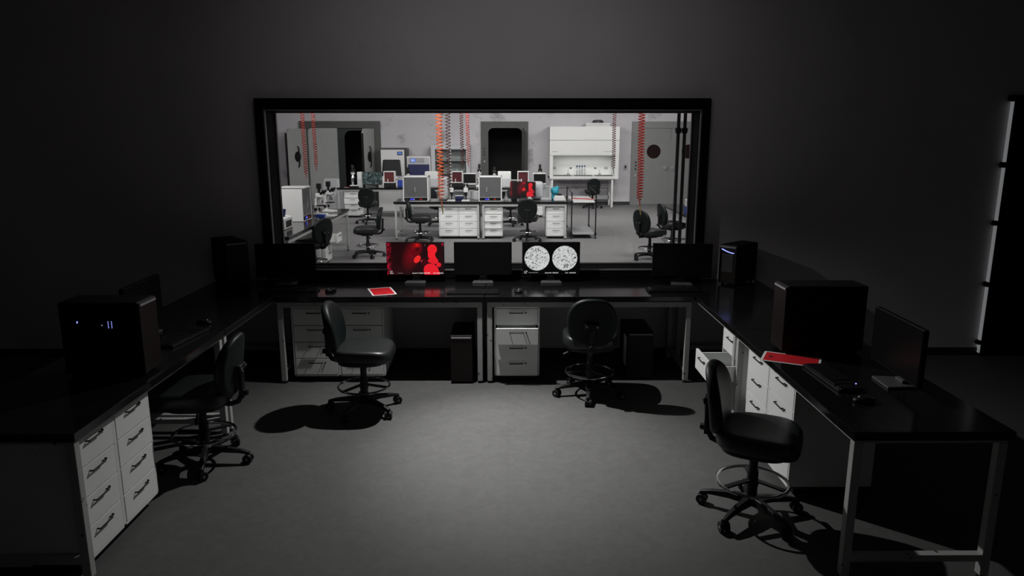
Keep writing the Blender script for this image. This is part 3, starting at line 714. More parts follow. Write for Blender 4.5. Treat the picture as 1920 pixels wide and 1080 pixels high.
make_mouse('black mouse between middle keyboard and two-dish monitor', (0.085, 6.06, Z0), R(5), GO)
make_mouse('black mouse on the far part of the left bench, past the keyboard', (-2.18, 5.02, Z0), R(70), GO)
make_mouse('black mouse near the front of the right bench', (1.80, 3.45, Z0), R(-80), GO)
def make_sheet(label, loc, rz, group, w_, h_):
    t = thing('printed_sheet', label, 'sheet', loc, rz, group)
    MB().box(-w_ / 2, w_ / 2, -h_ / 2, h_ / 2, 0, 0.0015).build('paper', 'paper', t)
    MB().box(-w_ / 2 + 0.014, w_ / 2 - 0.014, -h_ / 2 + 0.014, h_ / 2 - 0.014, 0.0015, 0.0022).build('red_panel', 'red', t)
    k = MB()
    for i in range(4): k.box(-0.02 + 0.012 * i, -0.012 + 0.012 * i, -h_ / 2 + 0.04, -h_ / 2 + 0.055 + 0.01 * (i % 2), 0.0022, 0.0026)
    k.box(w_ / 2 - 0.06, w_ / 2 - 0.03, h_ / 2 - 0.04, h_ / 2 - 0.03, 0.0022, 0.0026).build('printed_mark', 'ink', t)
    return t
make_sheet('white-bordered red printed sheet on the window bench, below the red-lit monitor', (-1.09, 6.09, Z0), R(19), 'red printed sheets', 0.205, 0.30)
make_sheet('white-bordered red printed sheet on the right bench, before the tower', (1.700, 4.155, Z0), R(-117), 'red printed sheets', 0.205, 0.33)

# ------------------------------------------------------------ laboratory doors and wall fittings
d1 = struct(bpy.data.objects.new('door_2', None)); COL.objects.link(d1)
plate_with_hole((-6.17, -3.78, 0, 2.47), (-5.92, -4.19, 0, 2.272), 0.12, (1, 1), LY - 0.06, LY).build('door_frame', 'doorframe', d1)
MB().box(-5.92, -5.06, LY - 0.045, LY - 0.003, 0.0, 2.27).build('fixed_leaf', 'leaflight', d1, 0.004)
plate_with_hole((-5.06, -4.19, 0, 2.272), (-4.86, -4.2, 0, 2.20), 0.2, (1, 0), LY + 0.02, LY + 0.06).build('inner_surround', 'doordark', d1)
def open_leaf(p0, p1, handle_side):
    a, b = Vector((*p0, 0)), Vector((*p1, 0)); d = b - a; L = d.length; ang = math.atan2(d.y, d.x)
    T = Matrix.Translation(a) @ Matrix.Rotation(ang, 4, 'Z')
    o = MB().prism([(0, 0.02), (L, 0.02), (L, 2.12), (L - 0.12, 2.25), (0, 2.25)], 'y', -0.03, 0.03).build('open_leaf', 'leaflight', d1, 0.004); o.matrix_local = T
    ar = [(L * 0.5, -0.035 * handle_side, 1.15), (L * 0.5, -0.075 * handle_side, 1.2), (L * 0.5, -0.085 * handle_side, 1.45), (L * 0.5, -0.075 * handle_side, 1.7), (L * 0.5, -0.035 * handle_side, 1.75)]
    MB().tube(ar, 0.02, 8).build('pull_handle', 'black', o, smooth=True)
    MB().cyl((L * 0.5, -0.034, 1.45), (L * 0.5, 0.034, 1.45), 0.15, seg=32).build('porthole', 'black', o)
    MB().box(L - 0.004, L + 0.012, -0.032, 0.032, 0.02, 2.12).build('edge_seal', 'black', o)
    return o
open_leaf((-5.98, 21.8), (-6.30, 20.95), -1)
open_leaf((-3.98, 21.8), (-4.14, 20.95), -1)
d2 = struct(bpy.data.objects.new('door_3', None)); COL.objects.link(d2)
plate_with_hole((-0.81, 0.585, 0, 2.46), (-0.6, 0.41, 0, 2.272), 0.16, (1, 1), LY - 0.06, LY).build('door_frame', 'doorframe', d2)
MB().box(0.41, 0.445, LY - 0.75, LY - 0.06, 0.02, 2.25).build('open_leaf', 'doorleaf', d2, 0.004)
MB().box(0.405, 0.45, LY - 0.775, LY - 0.75, 0.02, 2.27).build('edge_seal', 'black', d2, 0.004)
for z in (1.69, 1.60, 1.51, 1.32):
    MB().cyl((-0.71, LY - 0.06, z - 0.02), (-0.71, LY - 0.075, z - 0.02), 0.024, seg=12).build('push_button', 'black' if z > 1.4 else 'lgrey', d2)
d3 = struct(bpy.data.objects.new('door_4', None)); COL.objects.link(d3)
plate_with_hole((3.66, 6.55, 0, 2.46), (3.98, 6.2, 0, 2.272), 0.1, (0, 0), LY - 0.06, LY).build('door_frame', 'lgrey' if 0 else 'doorleaf', d3)
for a, b, px in ((3.985, 4.805, 4.325), (4.825, 6.19, 5.36)):
    lf = MB().box(a, b, LY - 0.04, LY - 0.003, 0.02, 2.265).build('door_leaf', 'doorleaf', d3, 0.004)
    MB().cyl((px, LY - 0.05, 1.589), (px, LY - 0.038, 1.589), 0.205, seg=40).build('porthole', 'porthole', lf)
    hx = 4.70 if a < 4.5 else 4.93
    MB().lathe([(0.075, 0), (0.085, 0.012), (0.06, 0.03)], seg=20).build('door_knob', 'doorleaf', lf, smooth=True)
    k = [o for o in bpy.data.objects if o.parent == lf and o.name.startswith('door_knob')][-1]
    k.rotation_euler = (R(90), 0, 0); k.location = (hx, LY - 0.04, 1.10)
for z in (1.27, 1.175, 1.075, 0.885):
    MB().cyl((3.80, LY - 0.06, z), (3.80, LY - 0.075, z), 0.024, seg=12).build('push_button', 'black' if z > 1 else 'lgrey', d3)
for x in (3.505, -6.37):
    sw = thing('wall_switch', 'grey switch box on the back wall left of the double door' if x > 0 else 'small switch box on the back wall left of the open doors', 'switch', (x, LY, 1.134))
    MB().box(-0.05, 0.05, -0.03, 0, -0.08, 0.08).build('switch_box', 'grey', sw, 0.005)
    MB().box(-0.025, 0.025, -0.04, -0.03, -0.035, 0.035).build('rocker', 'black', sw, 0.003)

# two tall pipes with clamps near the window
GPp = 'vertical service pipes'
for i, (x, lab) in enumerate(((2.072, 'dark vertical pipe at the right of the window, the left one of the pair'), (2.150, 'dark vertical pipe at the right of the window, nearest the window edge'))):
    p = thing('service_pipe', lab, 'pipe', (x, 9.0, 0), 0, GPp)
    MB().cyl((0, 0, 0), (0, 0, 3.48), 0.021, seg=18).build('pipe', 'darkgrey', p, smooth=True)
    MB().cyl((0, 0, 2.10), (0, 0, 2.165), 0.034, seg=18).cyl((0, 0, 2.12), (0, 0, 2.15), 0.038, seg=18).build('clamp', 'black', p)

# ------------------------------------------------------------ coiled hoses
def make_hose(label, x, y, zb, r, m, pitch, thick, nozzle):
    t = thing('coiled_air_hose', label, 'hose', (x, y, 0), 0, 'coiled hoses hanging in the laboratory')
    pts = []; z = 3.48; a = 0; n = int((3.48 - zb) / pitch * 10)
    for i in range(n + 1):
        f = i / n; z = 3.48 - (3.48 - zb) * f
        sway = 0.006 * math.sin(f * 9)
        rr = r * (1.0 if f < 0.97 else max(0.15, (1 - f) / 0.03))
        pts.append((rr * math.cos(2 * PI * i / 10) + sway, rr * math.sin(2 * PI * i / 10), z))
    pts += [(0.01, 0, zb - 0.03), (0.015, 0, zb - 0.07)]
    MB().tube(pts, thick, 5).build('coil', m, t, smooth=True)
    if nozzle:
        MB().cyl((0.015, 0, zb - 0.06), (0.02, 0, zb - 0.13), 0.011, seg=12).cyl((0.02, 0, zb - 0.12), (0.026, 0, zb - 0.19), 0.008, seg=12).build('brass_nozzle', 'brass', t)
    else:
        MB().cyl((0.015, 0, zb - 0.06), (0.02, 0, zb - 0.11), 0.008, seg=8).build('hose_tip', 'steel', t)
make_hose('thick orange coiled hose with a brass nozzle hanging before the middle drawers', -0.985, 10.6, 1.14, 0.044, 'orange', 0.050, 0.0075, True)
make_hose('red coiled hose with a brass nozzle hanging over the right chair', 1.915, 10.6, 1.12, 0.044, 'maroon', 0.040, 0.008, True)
make_hose('blackish maroon coiled hose right beside the thick orange one', -1.185, 14.6, 0.98, 0.045, 'blackred', 0.062, 0.008, False)
make_hose('maroon coiled hose, left one of the thin pair in front of the glass cabinet', -1.145, 18.2, 1.30, 0.040, 'blackred', 0.058, 0.009, False)
make_hose('dull red coiled hose, right one of the thin pair beside the glass cabinet', -0.995, 18.2, 1.36, 0.040, 'maroon', 0.058, 0.0085, False)
make_hose('long maroon coiled hose hanging in front of the open left door leaf', -4.98, 18.0, 1.10, 0.046, 'maroon', 0.058, 0.009, False)
make_hose('shorter maroon coiled hose hanging before the pale closed door leaf', -4.72, 18.0, 1.28, 0.042, 'maroon', 0.058, 0.009, False)
make_hose('dark red coiled hose hanging in front of the fume hood', 2.64, 18.4, 1.22, 0.042, 'blackred', 0.055, 0.009, False)

# ------------------------------------------------------------ laboratory equipment
def make_enclosure(name, label, cat, loc, rz, w_, h_, d_, glass='smoked', inner=True, door_split=None, group=None):
    t = thing(name, label, cat, loc, rz, group)                      # front faces local -Y
    e = 0.022; hb = 0.085
    b = MB().box(-w_ / 2, -w_ / 2 + e, 0, d_, 0, h_).box(w_ / 2 - e, w_ / 2, 0, d_, 0, h_).box(-w_ / 2, w_ / 2, 0, d_, h_ - e, h_).box(-w_ / 2, w_ / 2, 0, d_, 0, 0.012).box(-w_ / 2, w_ / 2, d_ - e, d_, 0, h_).box(-w_ / 2, w_ / 2, 0.01, d_, hb - 0.012, hb)
    b.build('housing', 'cream', t, 0.006)
    MB().box(-w_ / 2 + e, w_ / 2 - e, 0.004, 0.012, 0.012, hb - 0.012).build('control_panel', 'case', t)
    k = MB().box(-w_ * 0.22, -w_ * 0.08, 0.001, 0.004, 0.03, 0.06).build('blue_display', 'deepblue', t)
    MB().box(-w_ * 0.07, -w_ * 0.05, 0.0, 0.004, 0.03, 0.06).build('indicator', 'lcdlight', t)
    MB().box(w_ * 0.16, w_ * 0.24, 0.001, 0.004, 0.032, 0.052).build('red_display', 'redled', t)
    dd = MB().box(-w_ / 2 + e, w_ / 2 - e, 0.004, 0.010, hb, h_ - e).build('glass_door', glass, t)
    hx = -0.01 if door_split is None else door_split
    MB().bar((hx, -0.01, h_ * 0.38), (hx, -0.01, h_ * 0.58), 0.008, 0.008).build('door_handle', 'lgrey', dd)
    if inner:
        MB().box(-w_ / 2 + e, w_ / 2 - e, 0.05, d_ - e, h_ * 0.58, h_ * 0.58 + 0.012).build('shelf', 'steel', t)
        MB().lathe([(0.05, 0), (0.055, 0.03), (0.03, 0.06), (0.04, 0.09)], (-w_ * 0.15, d_ * 0.4, hb)).build('rotor', 'darkgrey', t, smooth=True)
    return t
GE = 'white benchtop cabinets with smoked glass doors'
make_enclosure('benchtop_incubator', 'white cabinet with smoked glass on the left of the middle bench, beside the orange hose', 'incubator', (-1.865, 14.63, Z0), 0, 0.51, 0.50, 0.45, group=GE)
make_enclosure('benchtop_incubator', 'white cabinet with smoked glass standing left of the red laboratory monitor', 'incubator', (-0.365, 14.63, Z0), 0, 0.47, 0.50, 0.40, door_split=-0.07, group=GE)
make_enclosure('benchtop_incubator', 'tall white cabinet with its smoked door turned sideways on the left bench', 'incubator', (-3.17, 11.425, Z0), R(90), 0.51, 0.52, 0.42, group=GE)

def make_microscope(label, loc, rz, group=None, base='cream', s=1.0):
    t = thing('microscope', label, 'microscope', loc, rz, group)      # eyepieces towards local -Y
    MB().box(-0.075 * s, 0.075 * s, -0.10 * s, 0.12 * s, 0, 0.04 * s).build('base', base, t, 0.01)
    MB().tube([(0, 0.09 * s, 0.03 * s), (0, 0.10 * s, 0.15 * s), (0, 0.085 * s, 0.27 * s), (0, 0.02 * s, 0.33 * s)], 0.030 * s, 10).build('arm', base, t, smooth=True)
    MB().box(-0.065 * s, 0.065 * s, -0.06 * s, 0.05 * s, 0.16 * s, 0.175 * s).build('stage', 'black', t, 0.003)
    hd = MB().box(-0.045 * s, 0.045 * s, -0.05 * s, 0.07 * s, 0.30 * s, 0.37 * s).build('head', base, t, 0.014)
    for x in (-0.028, 0.028):
        MB().cyl((x * s, -0.03 * s, 0.35 * s), (x * s, -0.11 * s, 0.42 * s), 0.017 * s, 0.020 * s, 14).build('eyepiece', 'black', t, smooth=True)
    for a in (-0.5, 0, 0.5):
        MB().cyl((0, -0.01 * s, 0.30 * s), (0.04 * s * math.sin(a * 2), -0.01 * s - 0.02 * s * math.cos(a), 0.215 * s), 0.016 * s, 0.010 * s, 12).build('objective', 'chrome', t)
    for x in (-0.05, 0.05):
        MB().cyl((x * s * 0.6, 0.08 * s, 0.10 * s), (x * s, 0.08 * s, 0.10 * s), 0.026 * s, seg=14).build('focus_knob', 'black', t)
    MB().cyl((0, 0.02 * s, 0.37 * s), (0, 0.02 * s, 0.44 * s), 0.022 * s, seg=14).box(-0.03 * s, 0.03 * s, -0.01 * s, 0.05 * s, 0.44 * s, 0.53 * s).build('camera', 'black', t, 0.005)
    return t
GS = 'microscopes of the laboratory'
make_microscope('microscope with black eyepieces on the left bench, nearer the smoked cabinet', (-3.12, 12.05, Z0), R(60), GS, s=1.0)
make_microscope('microscope on the left bench, farther from the window than its twin', (-3.10, 12.60, Z0), R(60), GS, s=1.0)
make_microscope('white microscope at the left end of the rear bench in front of the dark doorway', (-3.99, 18.78, Z0), R(20), GS, s=1.05)
make_microscope('white microscope with a dark camera on the rear bench, between cabinet and black screen', (-0.74, 18.72, Z0), R(0), GS, s=1.10)
make_microscope('white microscope on the rear bench rising above the red laboratory monitor', (0.83, 19.12, Z0), R(0), GS, s=1.05)
make_microscope('white microscope peeping over the left smoked-glass cabinet', (-2.60, 18.98, Z0), R(10), GS, s=0.92)
make_microscope('white microscope peeping over the right smoked-glass cabinet', (-0.36, 18.90, Z0), R(0), GS, s=0.95)

def make_stereo(label, loc, rz):
    t = thing('stereo_microscope', label, 'microscope', loc, rz, 'stereo microscopes on the middle bench')
    MB().prism([(-0.085, -0.10), (0.085, -0.10), (0.065, 0.10), (-0.065, 0.10)], 'z', 0, 0.018).build('base_plate', 'cream', t, 0.004)
    MB().cyl((0, 0.05, 0.018), (0, 0.05, 0.26), 0.011, seg=12).build('post', 'black', t)
    MB().box(-0.045, 0.045, -0.04, 0.05, 0.17, 0.26).box(-0.035, 0.035, -0.02, 0.03, 0.26, 0.30).build('head', 'cream', t, 0.012)
    MB().cyl((0, -0.005, 0.10), (0, -0.005, 0.17), 0.028, 0.035, 16).build('objective', 'black', t, smooth=True)
    for x in (-0.03, 0.03):
        MB().cyl((x, 0, 0.28), (x, -0.06, 0.34), 0.017, 0.019, 12).build('eyepiece', 'black', t, smooth=True)
    for x in (-0.06, 0.06): MB().cyl((x * 0.75, 0.03, 0.22), (x, 0.03, 0.22), 0.018, seg=12).build('focus_knob', 'black', t)
make_stereo('stereo microscope on a white foot plate, left one of the pair on the middle bench', (-1.16, 14.80, Z0), R(0))
make_stereo('stereo microscope on a white foot plate, right one of the pair on the middle bench', (-0.865, 14.80, Z0), R(0))

def housing(name, label, cat, loc, rz, dims, m, group=None, bevel=0.01):
    t = thing(name, label, cat, loc, rz, group); w_, d_, h_ = dims
    MB().box(-w_ / 2, w_ / 2, 0, d_, 0, h_).build('housing', m, t, bevel)
    return t
t = housing('thermal_cycler', 'narrow grey upright analyser with rounded top between orange hose and stereo microscopes', 'analyser', (-1.33, 14.95, Z0), 0, (0.175, 0.30, 0.47), 'lgrey', bevel=0.035)
MB().box(-0.05, 0.05, -0.003, 0, 0.30, 0.42).build('label_plate', 'grey', t)
t = housing('heating_block', 'small grey block left of the right smoked cabinet on the middle bench', 'heater', (-0.655, 14.95, Z0), 0, (0.09, 0.16, 0.20), 'lgrey')
MB().box(-0.045, 0.045, -0.003, 0.16, 0.20, 0.215).build('cap', 'black', t)
t = housing('reagent_box', 'navy blue box between the two stereo microscopes', 'box', (-1.02, 15.08, Z0), 0, (0.17, 0.10, 0.07), 'navy')
MB().box(-0.085, 0.085, 0, 0.10, 0.07, 0.082).build('lid', 'cream', t)
# flasks
def make_flask(label, loc, s=1.0, m='clear'):
    t = thing('conical_flask', label, 'flask', loc, 0, 'conical flasks')
    MB().lathe([(0.045 * s, 0), (0.048 * s, 0.012 * s), (0.014 * s, 0.11 * s), (0.013 * s, 0.15 * s), (0.017 * s, 0.155 * s)], seg=20).build('glass_body', m, t, smooth=True)
    MB().lathe([(0.041 * s, 0.004), (0.043 * s, 0.012 * s), (0.028 * s, 0.06 * s)], seg=20).build('liquid', 'lgrey', t, smooth=True)
make_flask('clear conical flask right of the right smoked cabinet', (-0.045, 14.85, Z0), 1.1)
# lab monitors
GN = 'monitors of the laboratory'
make_monitor('laboratory monitor glowing with red cells behind the drafting chair', (0.30, 15.0, Z0), 0, GN, 'redscreen', W=0.525, H=0.31)
make_monitor('laboratory monitor showing a green-grey speckled image', (-3.48, 18.72, Z0), R(0), GN, 'greenscreen', W=0.50, H=0.33)
# helical cable on top of the monitor
t = thing('coiled_cable', 'short white coiled cable lying along the top of the red laboratory monitor', 'cable', (0.16, 15.12, 1.13))
MB().tube([(-0.10 + 0.0035 * i, 0.012 * math.cos(i * 0.8), 0.028 + 0.016 * math.sin(i * 0.8)) for i in range(60)], 0.0045, 5).build('cable', 'cream', t, smooth=True)
MB().cyl((0.1, 0.0, -0.367), (0.1, 0.0, 0.03), 0.005, seg=8).cyl((0.1, 0, -0.367), (0.1, 0, -0.355), 0.03, seg=14).build('cable_post', 'grey', t)
t = housing('plate_reader', 'light grey rounded instrument right behind the red laboratory monitor', 'instrument', (0.60, 15.10, Z0), 0, (0.26, 0.18, 0.37), 'lgrey', bevel=0.06)
# gel frame, blue hood and white balance
t = thing('gel_tank', 'clear rectangular gel tank on a grey foot left of the cyan shaker', 'gel tank', (0.775, 14.93, Z0))
rect_ring(-0.085, 0.085, 0.03, 0.29, 0.012, 0, 0.03).build('tank_frame', 'lgrey', t)
MB().box(-0.073, 0.073, 0.010, 0.018, 0.042, 0.278).build('glass_plate', 'clear', t)
MB().box(-0.11, 0.10, -0.05, 0.09, 0, 0.03).build('foot', 'grey', t, 0.004)
t = thing('cyan_shaker', 'bright cyan tube rotator standing behind the small white centrifuge', 'tube rotator', (0.965, 15.10, Z0))
MB().pillow(0.085, 0.10, 0.07, 2.4).build('drum', 'cyan', t, smooth=True, loc=(0, 0.0, 0.18))
MB().box(-0.07, 0.05, -0.05, 0.05, 0, 0.12).build('motor_housing', 'cyan', t, 0.02)
MB().cyl((0.02, 0, 0.22), (0.075, -0.02, 0.25), 0.045, 0.035, 14).build('spout', 'cyan', t, smooth=True)
t = thing('mini_centrifuge', 'small white centrifuge with a black lid at the right end of the middle bench', 'centrifuge', (1.04, 14.80, Z0))
MB().prism([(-0.115, 0), (0.115, 0), (0.115, 0.045), (0.085, 0.105), (-0.085, 0.105), (-0.115, 0.045)], 'y', -0.10, 0.10).build('housing', 'cream', t, 0.015)
MB().lathe([(0.07, 0), (0.06, 0.02), (0.03, 0.03), (0.02, 0.05)], (0, 0.01, 0.104)).build('lid', 'black', t, smooth=True)

# rear bench instruments, one set per bench
def uv_box(label, x, scr, g='white framed viewing boxes on the rear benches'):
    t = thing('viewing_box', label, 'viewing box', (x, 18.70, Z0), 0, g)
    rect_ring(-0.145, 0.145, 0.105, 0.40, 0.022, 0, 0.20).build('frame', 'cream', t, 0.003)
    MB().box(-0.125, 0.125, 0.02, 0.03, 0.127, 0.38).build('window_pane', scr, t)
    MB().box(-0.14, 0.14, 0.0, 0.20, 0.0, 0.105).build('base', 'black', t, 0.006)
    MB().box(-0.14, 0.14, 0.17, 0.19, 0.105, 0.39).build('back_panel', 'darkgrey', t)
    MB().cyl((-0.04, 0.005, 0.13), (-0.04, 0.005, 0.21), 0.011, seg=10).build('tube_clip', 'cream', t)
uv_box('viewing box with an orange to violet pane, right of the green-speckled monitor', -3.05, 'sunset')
uv_box('viewing box with a dark red pane behind the maroon hose', -1.315, 'gelred')
uv_box('viewing box with a dark red pane above the red laboratory monitor', 0.38, 'gelred')
def dark_box(label, x):
    t = thing('imaging_cabinet', label, 'imaging cabinet', (x, 18.75, Z0), 0, 'black-fronted imaging cabinets on the rear benches')
    MB().box(-0.165, 0.165, 0, 0.25, 0.07, 0.345).build('housing', 'cream', t, 0.006)
    MB().box(-0.15, 0.16, -0.004, 0.002, 0.10, 0.33).build('front_window', 'off', t)
    MB().box(-0.16, 0.16, 0.0, 0.22, 0.0, 0.07).build('base', 'grey', t, 0.004)
    MB().box(-0.15, 0.15, -0.006, 0.0, 0.015, 0.045).build('drawer_slot', 'black', t)
dark_box('black-fronted imaging cabinet right of the middle viewing box', -1.0)
dark_box('black-fronted imaging cabinet below the rightmost rear microscope', 0.80)
for x, lab in ((-1.98, 'white upright cooler box partly behind the orange hose'), (-0.10, 'white upright cooler box showing right of the right smoked cabinet'), (-3.80, 'slim white reagent fridge left of the green-speckled monitor')):
    slim = x < -3
    t = housing('cooler_box', lab, 'cooler', (x, 18.80 if not slim else 18.62, Z0), 0, (0.11 if slim else 0.34, 0.18 if slim else 0.3, 0.385), 'cream', 'white cooler boxes on the rear benches')
    MB().box(-0.05 if slim else -0.15, 0.05 if slim else 0.15, -0.004, 0, 0.03, 0.21).build('door', 'lgrey', t)
# sheet and tray on rear-left bench
t = make_sheet('red and white printed sheet on the rear left bench beside the microscope', (-4.05, 18.62, Z0), R(80), 'red printed sheets', 0.18, 0.26)
t = housing('slide_warmer', 'flat white and black slide warmer on the rear left bench', 'slide warmer', (-3.93, 18.50, Z0), 0, (0.22, 0.14, 0.035), 'black', bevel=0.004)
MB().box(-0.10, 0.10, 0.01, 0.14, 0.035, 0.06).build('hot_plate', 'cream', t, 0.01)
t = housing('blue_glow_box', 'small blue box painted as monitor glow right of the orange to violet viewing box', 'box', (-2.78, 18.85, Z0), 0, (0.17, 0.10, 0.27), 'bluep')  # blue colour stands in for the glow of a monitor
MB().box(-0.085, 0.085, -0.003, 0.0, 0.17, 0.27).build('label_panel', 'grey', t)

# objects on the left laboratory bench
t = thing('bench_printer', 'white benchtop reader with a blue handset at the window end of the left bench', 'instrument', (-3.33, 10.35, Z0), R(90))
MB().prism([(-0.18, 0), (0.20, 0), (0.20, 0.30), (0.06, 0.30), (-0.05, 0.18), (-0.18, 0.16)], 'x', -0.20, 0.20).build('housing', 'cream', t, 0.012)
MB().box(-0.13, 0.13, -0.183, -0.178, 0.03, 0.12).build('front_slot', 'black', t)
MB().box(-0.02, 0.03, -0.09, -0.05, 0.18, 0.30, Matrix.Rotation(0.2, 4, 'X')).build('handset', 'navy', t, 0.008)
MB().prism([(-0.02, 0.30), (0.0, 0.31), (0.20, 0.44), (0.19, 0.45)], 'x', -0.20, 0.20).build('tilted_lid', 'darkgrey', t)
t = thing('slide_tray', 'blue and white slide trays on the left laboratory bench', 'tray', (-3.02, 12.0, Z0), R(85))
MB().box(-0.10, 0.10, -0.16, -0.01, 0, 0.012).build('white_tray', 'cream', t); MB().box(-0.10, 0.10, 0.01, 0.14, 0, 0.03).build('blue_tray', 'bluep', t)

# floor centrifuges with lids up
def make_centrifuge(label, loc, rz, body, lid, w_, h_, d_, lh, tilt, group):
    t = thing('floor_centrifuge', label, 'centrifuge', loc, rz, group)
    MB().prism([(0, 0), (d_, 0), (d_, h_), (0.16, h_), (0.0, h_ - 0.10)], 'x', -w_ / 2, w_ / 2).build('cabinet', body, t, 0.02)
    ld = MB().prism([(-w_ / 2 * 0.92, 0), (w_ / 2 * 0.92, 0), (w_ / 2 * 0.80, lh), (-w_ / 2 * 0.80, lh)], 'y', 0, 0.09).build('lid', lid, t, 0.03)
    ld.location = (0, d_ - 0.24, h_ - 0.01); ld.rotation_euler = (R(-tilt), 0, 0)
    MB().lathe([(0.16, 0), (0.17, 0.012), (0.15, 0.012), (0.14, 0.002)], (0, d_ * 0.45, h_ - 0.002)).build('bowl_rim', 'steel', t, smooth=True)
    MB().box(0.05, w_ / 2 - 0.03, 0.02, 0.14, h_ - 0.085, h_ - 0.06, None).build('control_strip', 'black', t)
    return t
make_centrifuge('pale floor centrifuge with its raised pale lid, behind the left bench', (-5.02, 19.9, 0), R(-12), 'lgrey', 'lgrey', 0.56, 0.55, 0.60, 0.36, 10, 'floor centrifuges')
make_centrifuge('white floor centrifuge with a raised black lid, below the white upright fridge', (-3.27, 20.0, 0), 0, 'cream', 'black', 0.60, 0.95, 0.72, 0.46, 4, 'floor centrifuges')
t = thing('upright_fridge', 'white upright fridge with a small blue display against the back wall', 'fridge', (-3.35, 21.25, 0))
MB().box(-0.34, 0.34, 0, 0.6, 0, 1.66).build('cabinet', 'cream', t, 0.01)
MB().box(-0.35, 0.35, -0.01, 0.6, 1.66, 1.70).box(0.34, 0.40, 0.05, 0.6, 0.9, 1.69).build('top_cap', 'darkgrey', t)
MB().box(0.14, 0.29, -0.006, 0, 1.50, 1.60).build('display_bezel', 'black', t); MB().box(0.16, 0.27, -0.009, -0.005, 1.525, 1.58).build('display', 'lcd', t)
t = thing('gas_incubator', 'grey incubator with a navy lower half and a bright control screen, against the back wall', 'incubator', (-2.60, 21.25, 0))
MB().box(-0.34, 0.34, 0, 0.6, 0.0, 1.47).build('cabinet', 'cream', t, 0.01)
MB().box(-0.31, 0.31, -0.012, 0, 0.75, 1.24).build('lower_door', 'navy', t, 0.004)
MB().box(-0.31, 0.31, -0.012, 0, 1.26, 1.43).build('control_panel', 'lgrey', t, 0.004)
MB().box(-0.27, 0.17, -0.016, -0.010, 1.28, 1.42).build('control_frame', 'grey', t)
MB().box(-0.22, -0.08, -0.020, -0.014, 1.295, 1.405).build('display', 'lcd', t); MB().box(-0.20, -0.15, -0.023, -0.019, 1.32, 1.38).box(-0.13, -0.11, -0.023, -0.019, 1.32, 1.38).build('display_digits', 'lcdlight', t)
MB().cyl((0.11, -0.016, 1.35), (0.11, -0.03, 1.35), 0.035, seg=16).build('dial', 'steel', t)

# glass-fronted reagent cupboard
t = thing('reagent_cupboard', 'pale glass-shelved reagent cupboard on the back wall behind the hoses', 'cupboard', (-1.68, 21.35, 0.0))
c = MB().box(-0.57, -0.45, 0, 0.5, 0, 1.79).box(0.45, 0.57, 0, 0.5, 0, 1.79).box(-0.45, 0.45, 0, 0.5, 1.66, 1.79).box(-0.57, 0.57, 0.47, 0.5, 0, 1.79).box(-0.45, 0.45, 0, 0.5, 0, 0.1)
c.build('carcass', 'lgrey', t, 0.005)
for z in (1.33, 0.96, 0.62): MB().box(-0.45, 0.45, 0.02, 0.47, z, z + 0.025).build('shelf', 'lgrey', t)
MB().box(-0.015, 0.015, -0.005, 0.02, 0.1, 1.66).build('door_stile', 'lgrey', t)
for a, b in ((-0.45, -0.015), (0.015, 0.45)): MB().box(a, b, 0.0, 0.006, 0.1, 1.66).build('glass_door', 'sash', t)
GQ = 'bottles and glasses in the reagent cupboard'
def bottle(label, x, z, s, m, cat='bottle'):
    o = MB().lathe([(0.035 * s, 0), (0.038 * s, 0.01), (0.038 * s, 0.10 * s), (0.015 * s, 0.13 * s), (0.015 * s, 0.16 * s), (0.018 * s, 0.17 * s)], seg=14).build('reagent_bottle', m, None, smooth=True, loc=(x, 21.55, z))
    return tag(o, label, cat, GQ)
bottle('large black bottle on the middle cupboard shelf', -1.98, 0.985, 1.9, 'black')
bottle('small dark bottle on the top cupboard shelf, left one of two', -2.06, 1.355, 0.8, 'darkgrey')
bottle('small dark bottle on the top cupboard shelf, right one of two', -1.98, 1.355, 0.8, 'darkgrey')
for i, x in enumerate((-1.62, -1.50, -1.42, -1.30)):
    o = bottle(('leftmost', 'second from left', 'third from left', 'rightmost')[i] + ' clear glass bottle of the row on the middle cupboard shelf', x, 0.985, (0.7, 1.0, 0.9, 1.1)[i], 'clear')

# fume hood
t = thing('fume_hood', 'white fume hood with an open glass sash against the back wall', 'fume hood', (2.19, 21.1, 0))
b = MB().box(-1.0, 1.0, 0, 0.75, 1.93, 2.31)
b.box(-1.0, 1.0, 0.0, 0.75, 1.50, 1.915).box(-1.0, -0.90, 0.02, 0.75, 0.82, 1.50).box(0.88, 1.0, 0.02, 0.75, 0.82, 1.50).box(-0.90, 0.88, 0.70, 0.75, 0.9, 1.50).box(-1.0, 1.0, 0.0, 0.75, 0.82, 0.90)
b.build('hood_cabinet', 'cream', t, 0.008)
MB().box(-0.99, 0.99, 0.01, 0.7, 1.91, 1.935).build('shadow_gap', 'grey', t)
MB().box(-0.90, 0.88, 0.03, 0.036, 1.44, 1.62).build('sash', 'sash', t); MB().box(-0.90, 0.88, 0.02, 0.045, 1.485, 1.503).build('sash_rail', 'lgrey', t)
MB().box(-0.90, 0.88, 0.05, 0.70, 0.898, 0.908).build('work_surface', 'steel', t)
m = MB()
for i in range(3): m.box(-0.86 + i * 0.6, -0.36 + i * 0.6, 0.10, 0.3, 0.908, 0.925)
m.build('grille', 'darkgrey', t)
for x in (-0.82, 0.72): MB().box(x - 0.055, x + 0.055, 0.69, 0.70, 1.07, 1.14).build('wall_socket', 'grey', t)
for x in (-0.33, 0.40): MB().box(x - 0.03, x + 0.03, 0.68, 0.70, 1.09, 1.12).build('gas_tap', 'black', t)
for a, b2 in ((-0.93, -0.78), (0.58, 0.80)): MB().box(a, b2, -0.012, 0, 1.60, 1.612).build('pull_handle', 'steel', t)
